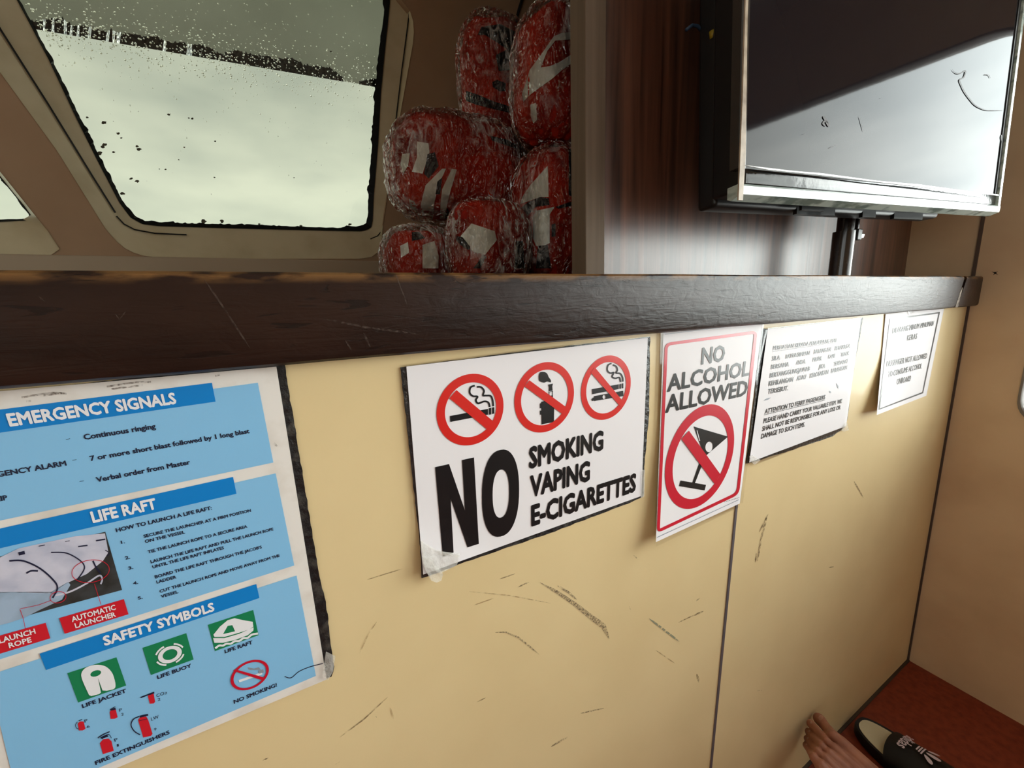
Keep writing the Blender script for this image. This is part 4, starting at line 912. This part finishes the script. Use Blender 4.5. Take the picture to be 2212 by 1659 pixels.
b = BM(); b.prism([tvl(x, -0.0055, z) for x, z in [(-0.004, -0.004), (0.004, -0.004), (0.007, 0.05), (0.004, 0.20), (0.006, 0.30), (0.004, TH), (-0.002, TH), (0.0, 0.25), (-0.001, 0.12)]], TB*0.002)
b.out('tape_edge', M['kraft'], tv)
b = BM(); b.prism([tvl(x, -0.0062, z) for x, z in [(0.006, 0.038), (0.10, 0.0375), (0.16, 0.0385), (0.30, 0.0365), (0.42, 0.0378), (0.55, 0.036), (TW-0.02, 0.0352), (TW-0.02, 0.033), (0.5, 0.034), (0.30, 0.0348), (0.15, 0.036), (0.05, 0.0355)]], TB*0.001)
b.out('tape_edge', mat('white_sealing_tape', rgb(226, 228, 222), 0.25, coat=0.3), tv)
for x0, x1 in ((0.18, 0.235), (0.20, 0.262), (0.225, 0.30), (0.38, 0.42), (0.48, 0.58)):
    tbox('vent_fin', (x0, 0.03+0.02*(x0 > 0.19), -0.001), (x1, 0.034+0.022*(x0 > 0.19), 0.012), M['plastic'])
k = 612/2212.0
def t8(x, y): return (1600+x*k, y*k)
for pts, wd, nm in [(curve([(1650, 540), (1668, 562), (1695, 575), (1730, 565), (1755, 552), (1752, 580), (1740, 605), (1710, 625), (1725, 670), (1750, 720), (1790, 775), (1830, 820), (1880, 848), (1930, 862), (2050, 862)]), 9, 'hair'),
                    (curve([(645, 905), (665, 940), (690, 990)]), 18, 'smudge'), (curve([(690, 965), (660, 945), (645, 965), (665, 985)]), 14, 'smudge'), ([(2035, 1052), (2042, 1095), (2056, 1140)], 18, 'smudge'), ([(925, 905), (960, 1030)], 5, 'smudge'), ([(690, 1156), (750, 1130)], 7, 'smudge'), (curve([(1900, 582), (1935, 585), (1950, 610)]), 5, 'smudge'), ([(482, 1050), (498, 1046)], 12, 'smudge'), ([(1088, 768), (1100, 762)], 12, 'smudge')]:
    b = BM(); ribbon(b, [t8(*p) for p in pts], wd*k, lambda u, v: tvp(u, v, -0.0003)); b.out(nm, mat('grey_smudge', rgb(96, 94, 96), 0.6), tv)

for pts, m_, nm, r_ in [([(1543, 68), (1545, 84)], mat('yellow_plug', rgb(150, 128, 20), 0.5), 'video_plug', 0.0042), ([(1487, 66), (1500, 56), (1512, 58), (1518, 66)], mat('blue_lead', rgb(46, 70, 96), 0.5), 'signal_lead', 0.0022)]:
    b = BM(); b.tube([tvp(u, v, 0.060 if nm == 'video_plug' else 0.080)-TA*0.004 for u, v in pts], r_, 10); b.out(nm, m_, tv, True)
# pole with sleeve and clamp
PYL = 0.062
pc = at_y(1815, 575, PYL); pt_ = at_y(1832, 455, PYL)
stand = thing('pole_stand', 'brown-black metal pole behind the ledge carrying the television', 'stand', (pc.x, PYL, Z_CAP-0.005))
b = BM(); b.cyl((pc.x+0.003, PYL, 1.12), (pc.x+0.003, PYL, 1.52), 0.0145, n=32); b.out('inner_pole', M['pole'], stand, True, 40)
sz = at_y(1812, 499, PYL).z
b = BM(); b.cyl((pc.x, PYL, 1.12), (pc.x, PYL, sz), 0.0185, n=32); b.out('sleeve', M['pole'], stand, True, 40)
q = at_y(1848, 508, PYL-0.012)
b = BM(); b.box((pc.x+0.008, PYL-0.02, q.z-0.010), (q.x+0.008, PYL, q.z+0.011), 0.002); clamp = b.out('clamp', M['plastic'], stand)
b = BM(); b.cyl((q.x+0.008, PYL-0.011, q.z), (q.x+0.022, PYL-0.012, q.z), 0.0068, n=6); b.out('bolt', M['bolt'], clamp)
b = BM(); b.box((q.x-0.004, PYL-0.016, q.z+0.008), (q.x+0.003, PYL-0.008, q.z+0.055), 0.001); b.out('link_bar', M['pole'], stand)
b = BM(); b.box((q.x-0.02, PYL-0.02, q.z+0.043), (q.x+0.010, PYL-0.002, q.z+0.060), 0.002); b.out('clamp', M['plastic'], stand)
b = BM(); b.cyl((q.x+0.010, PYL-0.011, q.z+0.050), (q.x+0.017, PYL-0.011, q.z+0.050), 0.005, n=6); b.out('bolt', M['bolt'], stand)
# mounting plate between pole and set
e0 = Vector((pc.x+0.003, PYL, 1.44))
b = BM(); b.box((pc.x-0.05, PYL-0.018, 1.36), (pc.x+0.055, PYL-0.0145, 1.50)); b.out('mount_plate', M['pole'], stand)

# dangling cable on the bow wall
cab = thing('cable', 'short black cable hanging down the bow wall above the jackets', 'cable', at_y(1112, 50, FY-0.006))
b = BM(); b.tube([at_y(1135, -40, FY-0.006), at_y(1127, 0, FY-0.006), at_y(1121, 20, FY-0.005), at_y(1115, 42, FY-0.005), at_y(1112, 75, FY-0.005)], 0.004, 8); b.out('cable_run', M['cable'], cab, True)

# ------------------------------------------------------------------ life jackets in clear bags
from mathutils.bvhtree import BVHTree
def blob(cen, r, e=2.6, amp=0.06, freq=5.0, seed=0.0, sub=5, rot=0.0, ridge=False):
    """puffy cushion: a superellipsoid with folds"""
    b = BM(); bmesh.ops.create_icosphere(b.b, subdivisions=sub, radius=1.0); cr, sr = math.cos(rot), math.sin(rot)
    for v in b.b.verts:
        d = v.co.normalized(); k = (abs(d.x)**e+abs(d.y)**e+abs(d.z)**e)**(-1/e); q = d*k
        n_ = noise.noise(q*freq*0.5+Vector((seed, seed*1.7, 0)))*0.7+noise.noise(q*freq+Vector((seed*3, 0, seed)))*0.4
        if ridge:
            a_ = q*freq; st_ = Vector((a_.x*1.6+a_.z*0.5, a_.y, a_.z*0.55-a_.x*0.3))
            n_ = (1-abs(noise.noise(st_*1.1+Vector((seed, 2, 5)))*2)) - 0.6 + 0.8*(0.5-abs(noise.noise(st_*2.7+Vector((7, seed, 1)))))
        q = q*(1+amp*n_); x, z = q.x*r[0], q.z*r[2]
        v.co = Vector(cen)+Vector((x*cr-z*sr, q.y*r[1], x*sr+z*cr))
    return b
def scale_at(u, v, y): return (at_y(u+10, v, y)-at_y(u, v, y)).length/10
def drape(name, polys, bvhs, m, parent, eps=0.0016, th=0.001):
    """cloth patch laid on the front of a cushion: the outline is filled, subdivided and dropped onto the surface"""
    t = bmesh.new()
    for P in polys:
        f = t.faces.new([t.verts.new((x, y, 0)) for x, y in P]); f.normal_update(); bmesh.ops.triangulate(t, faces=[f])
    us = [v.co.x for v in t.verts]; vs = [v.co.y for v in t.verts]; s_ = 6.0
    for lo, hi, ax in ((min(us), max(us), 0), (min(vs), max(vs), 1)):
        c_ = lo+s_
        while c_ < hi:
            bmesh.ops.bisect_plane(t, geom=t.verts[:]+t.edges[:]+t.faces[:], plane_co=(c_, 0, 0) if ax == 0 else (0, c_, 0), plane_no=(1, 0, 0) if ax == 0 else (0, 1, 0)); c_ += s_
    dead = []
    for v in t.verts:
        r = px_ray(v.co.x, v.co.y).normalized(); best = None
        for tr_ in bvhs:
            h = tr_.ray_cast(EYE, r)
            if h[0] is not None and (best is None or h[3] < best[0]): best = (h[3], h[0], h[1])
        if best is None: dead.append(v)
        else: v.co = best[1]-r*eps
    bmesh.ops.delete(t, geom=dead, context='VERTS')
    if not t.faces: t.free(); return None
    bk = {v: t.verts.new(v.co+(v.co-EYE).normalized()*th) for v in list(t.verts)}
    ed = [e for e in t.edges if len(e.link_faces) == 1]; fs = list(t.faces)
    for e in ed: p, q = e.verts; t.faces.new((p, q, bk[q], bk[p]))
    for f in fs: t.faces.new([bk[v] for v in f.verts][::-1])
    bmesh.ops.recalc_face_normals(t, faces=t.faces[:])
    me = bpy.data.meshes.new(name); t.to_mesh(me); t.free(); return obj(name, me, m, parent, True, 50)
def rise_at(u, v, y): return (at_y(u, v+10, y)-at_y(u, v, y)).length/10
def zj(x, y): return (820+x*460/2180.0, 240+y*460/2180.0)
def zk(x, y): return (980+x*310/1978.0, y*310/1978.0)
JG = 'life jackets in clear plastic bags'
def jacket(label, y, cushions, patches, bag, seed):
    c0 = at_y(bag[0], bag[1], y); root = thing('life_jacket', label, 'life jacket', (c0.x, y, c0.z-bag[3]*rise_at(bag[0], bag[1], y)), JG)
    tr_ = []
    for i, (u, v, hw, hh, dep, rot, dy) in enumerate(cushions):
        s_ = scale_at(u, v, y+dy); sv = rise_at(u, v, y+dy); b = blob(at_y(u, v, y+dy), (hw*s_, dep, hh*sv), 3.6, 0.10, 4.0, seed+i*3.3, 5, rot)
        tr_.append(BVHTree.FromBMesh(b.b)); b.out('foam_panel' if i < 2 else 'collar', M['orange'], root, True)
    for nm, mk, polys, f in patches:
        for P in polys: drape(nm, [[f(*p) for p in P]], tr_, M[mk], root, 0.0022 if nm == 'strap' else 0.0014)
    u, v, hw, hh, dep, rot, dy = bag; s_ = scale_at(u, v, y+dy); sv = rise_at(u, v, y+dy)
    b = blob(at_y(u, v, y+dy), (hw*s_, dep, hh*sv), 3.0, 0.055, 4.0, seed+11, 5, rot, True); b.out('plastic_bag', M['film'], root, True)
    return root
jacket('bagged orange life jacket standing upright in front of the bow wall, black patch on top', 0.60,
       [(1075, 190, 66, 130, 0.055, 0.02, 0)],
       [('patch', 'strap', [[(330, 480), (380, 370), (640, 330), (840, 430), (1100, 590), (1080, 820), (1010, 1050), (900, 1060), (800, 960), (620, 980), (580, 760), (740, 680), (560, 560), (430, 480)]], zk),
        ('strap', 'strap', [[(170, 1250), (320, 1300), (560, 1400), (820, 1480), (800, 1560), (540, 1500), (300, 1440), (170, 1390)]], zk), ('buckle', 'strap', [[(530, 1130), (600, 1100), (720, 1150), (710, 1250), (640, 1260), (540, 1200)]], zk)],
       (1075, 185, 74, 140, 0.068, 0.02, 0), 1.0)
jacket('bulky bagged life jacket lying in the middle of the heap, left edge crumpled white', 0.52,
       [(992, 372, 126, 100, 0.080, 0.0, 0.01), (1058, 402, 68, 60, 0.070, 0.05, -0.020)],
       [('reflective_tape', 'reflect', [[(470, 760), (640, 590), (680, 590), (600, 760), (560, 940), (540, 1160), (450, 1160), (420, 960)], [(640, 800), (740, 590), (790, 600), (730, 800), (690, 960), (660, 1140), (615, 1150), (625, 940)], [(385, 310), (500, 330), (510, 420), (440, 640), (330, 620), (380, 480)], [(230, 440), (310, 430), (290, 560), (240, 640), (215, 540)], [(300, 900), (360, 930), (400, 1180), (330, 1130)]], zj),
        ('strap', 'strap', [[(490, 440), (565, 420), (605, 560), (560, 620), (500, 690), (455, 640)], [(640, 680), (620, 850), (572, 850), (592, 720)], [(690, 985), (740, 1090), (720, 1190), (650, 1170)], [(1130, 250), (1300, 290), (1480, 380), (1480, 410), (1300, 350), (1150, 300)]], zj)],
       (990, 376, 138, 112, 0.098, 0.0, 0.0), 2.0)
jacket('bagged life jacket at the bottom front of the heap, white streaked diagonal tape', 0.365,
       [(1056, 530, 76, 88, 0.052, 0.0, 0.0)],
       [('reflective_tape', 'reflect', [[(830, 1280), (940, 1150), (1180, 1230), (1200, 1320), (1080, 1470), (960, 1440)]], zj),
        ('strap', 'strap', [[(790, 1280), (850, 1290), (930, 1390), (915, 1425), (850, 1390), (780, 1320)], [(1400, 1330), (1468, 1330), (1488, 1610), (1380, 1610)], [(960, 1610), (1060, 1470), (1090, 1490), (1030, 1610)]], zj)],
       (1056, 530, 80, 94, 0.060, 0.0, 0.0), 3.0)
jacket('bagged life jacket at the lower left end of the heap, beside the window frame', 0.50,
       [(912, 570, 72, 66, 0.06, 0.0, 0.0)],
       [('reflective_tape', 'reflect', [[(440, 1370), (560, 1330), (605, 1480), (600, 1610), (440, 1610)], [(210, 1380), (290, 1340), (300, 1450), (220, 1500)]], zj), ('strap', 'strap', [[(330, 1150), (420, 1250), (470, 1300), (330, 1330)]], zj)],
       (908, 568, 80, 76, 0.078, 0.0, 0.0), 4.0)
jacket('bagged orange life jacket on top of the right-hand pile, grey chevron tape', 0.375,
       [(1208, 186, 74, 140, 0.07, -0.05, 0.0)],
       [('reflective_tape', 'reflect', [[(960, 1400), (940, 1300), (1050, 960), (1200, 760), (1380, 500), (1500, 450), (1640, 440), (1640, 540), (1400, 560), (1290, 700), (1200, 930), (1330, 910), (1450, 860), (1640, 740), (1640, 860), (1500, 960), (1350, 1090), (1150, 1230), (1050, 1310)]], zk),
        ('crinkled_tape', 'reflect', [[(1060, 1440), (1130, 1420), (1150, 1650), (1100, 1700), (1060, 1600)]], zk)],
       (1208, 180, 82, 152, 0.080, -0.05, 0.0), 5.0)
jacket('bagged life jacket at the foot of the right-hand pile, two white tape bands', 0.36,
       [(1206, 474, 72, 140, 0.075, 0.0, 0.0)],
       [('reflective_tape', 'reflect', [[(1440, 950), (1460, 880), (1540, 760), (1720, 560), (1730, 880), (1640, 880), (1500, 930)], [(1600, 1020), (1790, 980), (1740, 1060), (1740, 1350), (1660, 1390), (1600, 1380), (1570, 1300), (1570, 1080)]], zj),
        ('strap', 'strap', [[(1450, 990), (1520, 930), (1640, 880), (1730, 890), (1740, 960), (1600, 980), (1470, 1120)], [(1620, 1380), (1720, 1370), (1755, 1610), (1600, 1610)], [(1935, 360), (1985, 360), (1985, 880), (1935, 860)], [(1800, 980), (1980, 920), (1980, 965), (1830, 1000)], [(1760, 1160), (1800, 1150), (1800, 1280), (1760, 1290)]], zj)],
       (1206, 474, 80, 146, 0.086, 0.0, 0.0), 6.0)

# ------------------------------------------------------------------ slides on the floor
def slide(name, label, toe, direc, length, width):
    """open-toed rubber slide; toe point on the floor, direc from heel to toe"""
    f = Vector(direc).normalized(); f.z = 0; r = Vector((f.y, -f.x, 0)); heel = Vector(toe)-f*length
    root = thing(name, label, 'sandal', tuple(heel+f*length/2), 'black slides on the floor')
    def W(x, y, z): return heel+f*(x*length)+r*(y*width)+Vector((0, 0, z))
    def outline(k=1.0, n=64):
        o = []
        for i in range(n):
            a = 2*math.pi*i/n; x = 0.5-0.5*math.cos(a)*1.0; h = (0.36+0.14*max(0, min(1, (x-0.15)/0.5))**1.2); s_ = math.sin(a)
            y = math.copysign(abs(s_)**0.72, s_)*h
            o.append((0.5+(x-0.5)*(1-(1-k)*0.35), y*k))
        return o
    def toe_z(x): return 0.004*max(0, (x-0.75)/0.25)**2
    b = BM(); rings = []
    for k_, z in ((0.94, 0.0), (0.99, 0.004), (1.0, 0.014), (1.0, 0.024), (0.97, 0.028), (0.86, 0.0265)): rings.append([b.b.verts.new(W(x, y, z+toe_z(x))) for x, y in outline(k_)])
    for A_, B_ in zip(rings, rings[1:]):
        for i in range(len(A_)): b.b.faces.new((A_[i], A_[(i+1) % len(A_)], B_[(i+1) % len(B_)], B_[i]))
    b.b.faces.new(rings[0][::-1]); b.b.faces.new(rings[-1]); b.out('sole', M['slide'], root, True, 45)
    b = BM(); lo = [W(x, y, 0.0268+toe_z(x)) for x, y in outline(0.84)]; b.prism(lo, (0, 0, 0.0012)); b.out('insole', M['insole'], root)
    # broad band over the instep
    n, m_ = 24, 12
    def SP(s, t, off=0.0):
        """s across (0..1), t along (0 heel side .. 1 toe side)"""
        a = math.pi*s; hw = 0.47+0.03*t; y = -math.cos(a)*hw; h = 0.062-0.022*t
        xx = 0.36+0.36*t+0.055*math.sin(a)*(1 if t > 0.5 else -0.6)*abs(2*t-1)
        z = 0.012+math.sin(a)**0.8*h
        c_ = W(0, 0, 0)*0; nrm = (r*(-math.cos(a))+Vector((0, 0, 1))*math.sin(a)).normalized()
        return W(xx, y, z)+nrm*off
    b = BM(); g = [[b.b.verts.new(SP(i/n, j/m_, 0.0)) for i in range(n+1)] for j in range(m_+1)]
    for j in range(m_):
        for i in range(n): b.b.faces.new((g[j][i], g[j][i+1], g[j+1][i+1], g[j+1][i]))
    bmesh.ops.recalc_face_normals(b.b, faces=b.b.faces[:]); bmesh.ops.solidify(b.b, geom=b.b.faces[:], thickness=0.005)
    strap_ = b.out('strap', M['slide'], root, True, 50)
    return root, SP, strap_
fl0 = at_z(1832, 1570, 0.0)
sl_t = at_z(1836, 1575, 0.024); sl_b = at_z(2010, 1700, 0.024)
# worn marks read from the toe: brand wordmark nearest the toe, three-leaf emblem behind it
sandal, SP, sstrap = slide('slide_sandal', 'empty black rubber slide with cream footbed and pale wordmark', (1.146, -0.018, 0), (0.03, 1.0, 0), 0.28, 0.108)
def on_strap(pts2, name, eps=0.0062):
    b = BM()
    t = bmesh.new()
    for P in pts2:
        f = t.faces.new([t.verts.new((x, y, 0)) for x, y in P])
        f.normal_update()
        if len(P) > 4: bmesh.ops.triangulate(t, faces=[f])
    for k_ in range(1, 40): bmesh.ops.bisect_plane(t, geom=t.verts[:]+t.edges[:]+t.faces[:], plane_co=(k_/40, 0, 0), plane_no=(1, 0, 0))
    for v in t.verts: v.co = SP(v.co.x, v.co.y, eps)
    bmesh.ops.recalc_face_normals(t, faces=t.faces[:])
    me = bpy.data.meshes.new(name); t.to_mesh(me); t.free(); return obj(name, me, M['logo'], sstrap)
bm_, (x0, x1, H_) = glyphs('adidas', 0.02, 2)
for k_ in range(1, 40): bmesh.ops.bisect_plane(bm_, geom=bm_.verts[:]+bm_.edges[:]+bm_.faces[:], plane_co=(x0+(x1-x0)*k_/40, 0, 0), plane_no=(1, 0, 0))
for v in bm_.verts: v.co = SP(0.70-(v.co.x-x0)/(x1-x0)*0.30, 0.86-v.co.y/H_*0.15, 0.0062+v.co.z*1e-5)
me = bpy.data.meshes.new('wordmark'); bm_.to_mesh(me); bm_.free(); obj('wordmark', me, M['logo'], sstrap)
def leaf(cx, ang, ln, wd):
    o = []
    for i in range(20):
        a = 2*math.pi*i/20; x = math.sin(a)*wd*(1-0.25*math.cos(a)); y = ln*0.5*(1-math.cos(a)); xr_ = x*math.cos(ang)-y*math.sin(ang); yr = x*math.sin(ang)+y*math.cos(ang); o.append((cx-xr_*0.8, 0.54-yr*1.0))
    return o
on_strap([leaf(0.55, 0, 0.20, 0.035)], 'emblem_leaf'); on_strap([leaf(0.60, 0.60, 0.17, 0.030)], 'emblem_leaf'); on_strap([leaf(0.50, -0.60, 0.17, 0.030)], 'emblem_leaf')
for k_ in range(3):
    on_strap([[(0.55-0.075+0.012*k_, 0.565+0.034*k_), (0.55+0.075-0.012*k_, 0.565+0.034*k_), (0.55+0.075-0.012*k_, 0.585+0.034*k_), (0.55-0.075+0.012*k_, 0.585+0.034*k_)]], 'emblem_stripe')
slide('slide_sandal', 'black slide mostly hidden beneath the bare foot, against the wall', (0.995, -0.012, 0), (-0.10, 0.99, 0), 0.28, 0.104)

# ------------------------------------------------------------------ bare left foot propped on the wall
def foot():
    b = BM()
    def F(u, v, y): return at_y(u, v, y)
    toes = [[(1770, 1554, -0.016, .0128), (1784, 1571, -0.036, .0108), (1801, 1592, -0.062, .0130)],
            [(1752, 1564, -0.014, .0090), (1764, 1576, -0.031, .0079), (1785, 1601, -0.060, .0084)],
            [(1748, 1582, -0.014, .0086), (1758, 1592, -0.031, .0075), (1775, 1612, -0.062, .0080)],
            [(1745, 1597, -0.015, .0080), (1753, 1606, -0.032, .0071), (1767, 1624, -0.064, .0078)],
            [(1742, 1611, -0.017, .0075), (1748, 1620, -0.035, .0070), (1758, 1637, -0.067, .0082)]]
    bases = []
    for T in toes:
        P = [F(*q[:3]) for q in T]; R = [q[3] for q in T]
        b.capsule(P[0], P[1], R[0], R[1]); b.capsule(P[1], P[2], R[1], R[2]); b.capsule(P[2], P[2]+Vector((0.0, -0.015, -0.005)), R[2], R[2]*1.2); bases.append((P[2], R[2]))
    back = Vector((0.004, -0.90, -0.36)).normalized()
    toe_web = [p+back*0.006 for p, r in bases]
    bases = [(p+back*0.014+Vector((0, 0, 0.001)), max(r*1.18, .0115)) for p, r in bases]
    A0 = bases[0][0]; A4 = bases[4][0]
    mid_in = A0+back*0.075+Vector((-0.006, 0, 0.012)); mid_out = A4+back*0.075+Vector((0.014, 0, -0.004))
    b.capsule(A0, mid_in, .0165, .025); b.capsule(A4, mid_out, .0125, .019)
    for i in range(5):
        t = i/4; p = bases[i][0]; q_ = mid_in.lerp(mid_out, t); b.capsule(p, q_, bases[i][1]*1.05, .024-0.005*t)
    ank = mid_in.lerp(mid_out, 0.45)+back*0.075+Vector((0, 0, 0.026)); heel = mid_in.lerp(mid_out, 0.5)+back*0.135+Vector((0, 0, -0.012))
    for p, r in ((mid_in, .025), (mid_out, .019), (mid_in.lerp(mid_out, .5)+Vector((0, 0, 0.008)), .026)):
        b.capsule(p, ank, r, .034); b.capsule(p, heel, r, .029)
    knee = Vector((0.62, -0.52, 0.50)); calf = ank.lerp(knee, 0.5)+Vector((0, -0.02, -0.01))
    b.capsule(ank, ank.lerp(knee, 0.18), .034, .033); b.capsule(ank.lerp(knee, 0.18), calf, .033, .052); b.capsule(calf, knee, .052, .055); b.capsule(heel, ank, .028, .034)
    hip = Vector((0.12, -0.66, 0.56)); b.capsule(knee, hip, .055, .08)
    me = bpy.data.meshes.new('person'); b.b.to_mesh(me); b.b.free(); o = bpy.data.objects.new('person', me); C.objects.link(o)
    m = o.modifiers.new('r', 'REMESH'); m.mode = 'VOXEL'; m.voxel_size = 0.0016; m.use_smooth_shade = True
    s_ = o.modifiers.new('s', 'SMOOTH'); s_.factor = 0.5; s_.iterations = 3
    bpy.context.view_layer.update(); dg = bpy.context.evaluated_depsgraph_get(); me2 = bpy.data.meshes.new_from_object(o.evaluated_get(dg)); o.modifiers.clear(); o.data = me2
    me2.materials.clear(); me2.materials.append(M['skin']); me2.polygons.foreach_set('use_smooth', [True]*len(me2.polygons))
    tag(o, 'person with brown bare left foot, toes propped against the cream wall', 'person')
    # nails
    bt = BVHTree.FromPolygons([v.co for v in me2.vertices], [p.vertices for p in me2.polygons])
    for (u, v, w_, h_, rot) in [(1773, 1550, 5.0, 5.6, 0.7), (1752, 1561, 2.6, 2.8, 0.7), (1748, 1579, 2.3, 2.5, 0.7), (1745, 1594, 2.1, 2.3, 0.7), (1742, 1608, 1.9, 2.1, 0.7)]:
        pts = []
        for i in range(14):
            a = 2*math.pi*i/14; x, y = w_*math.cos(a), h_*math.sin(a); pts.append((u+x*math.cos(rot)-y*math.sin(rot), v+x*math.sin(rot)+y*math.cos(rot)))
        drape('toenail', [pts], [bt], M['nail'], o, 0.0006, 0.0004)
    return o
foot()
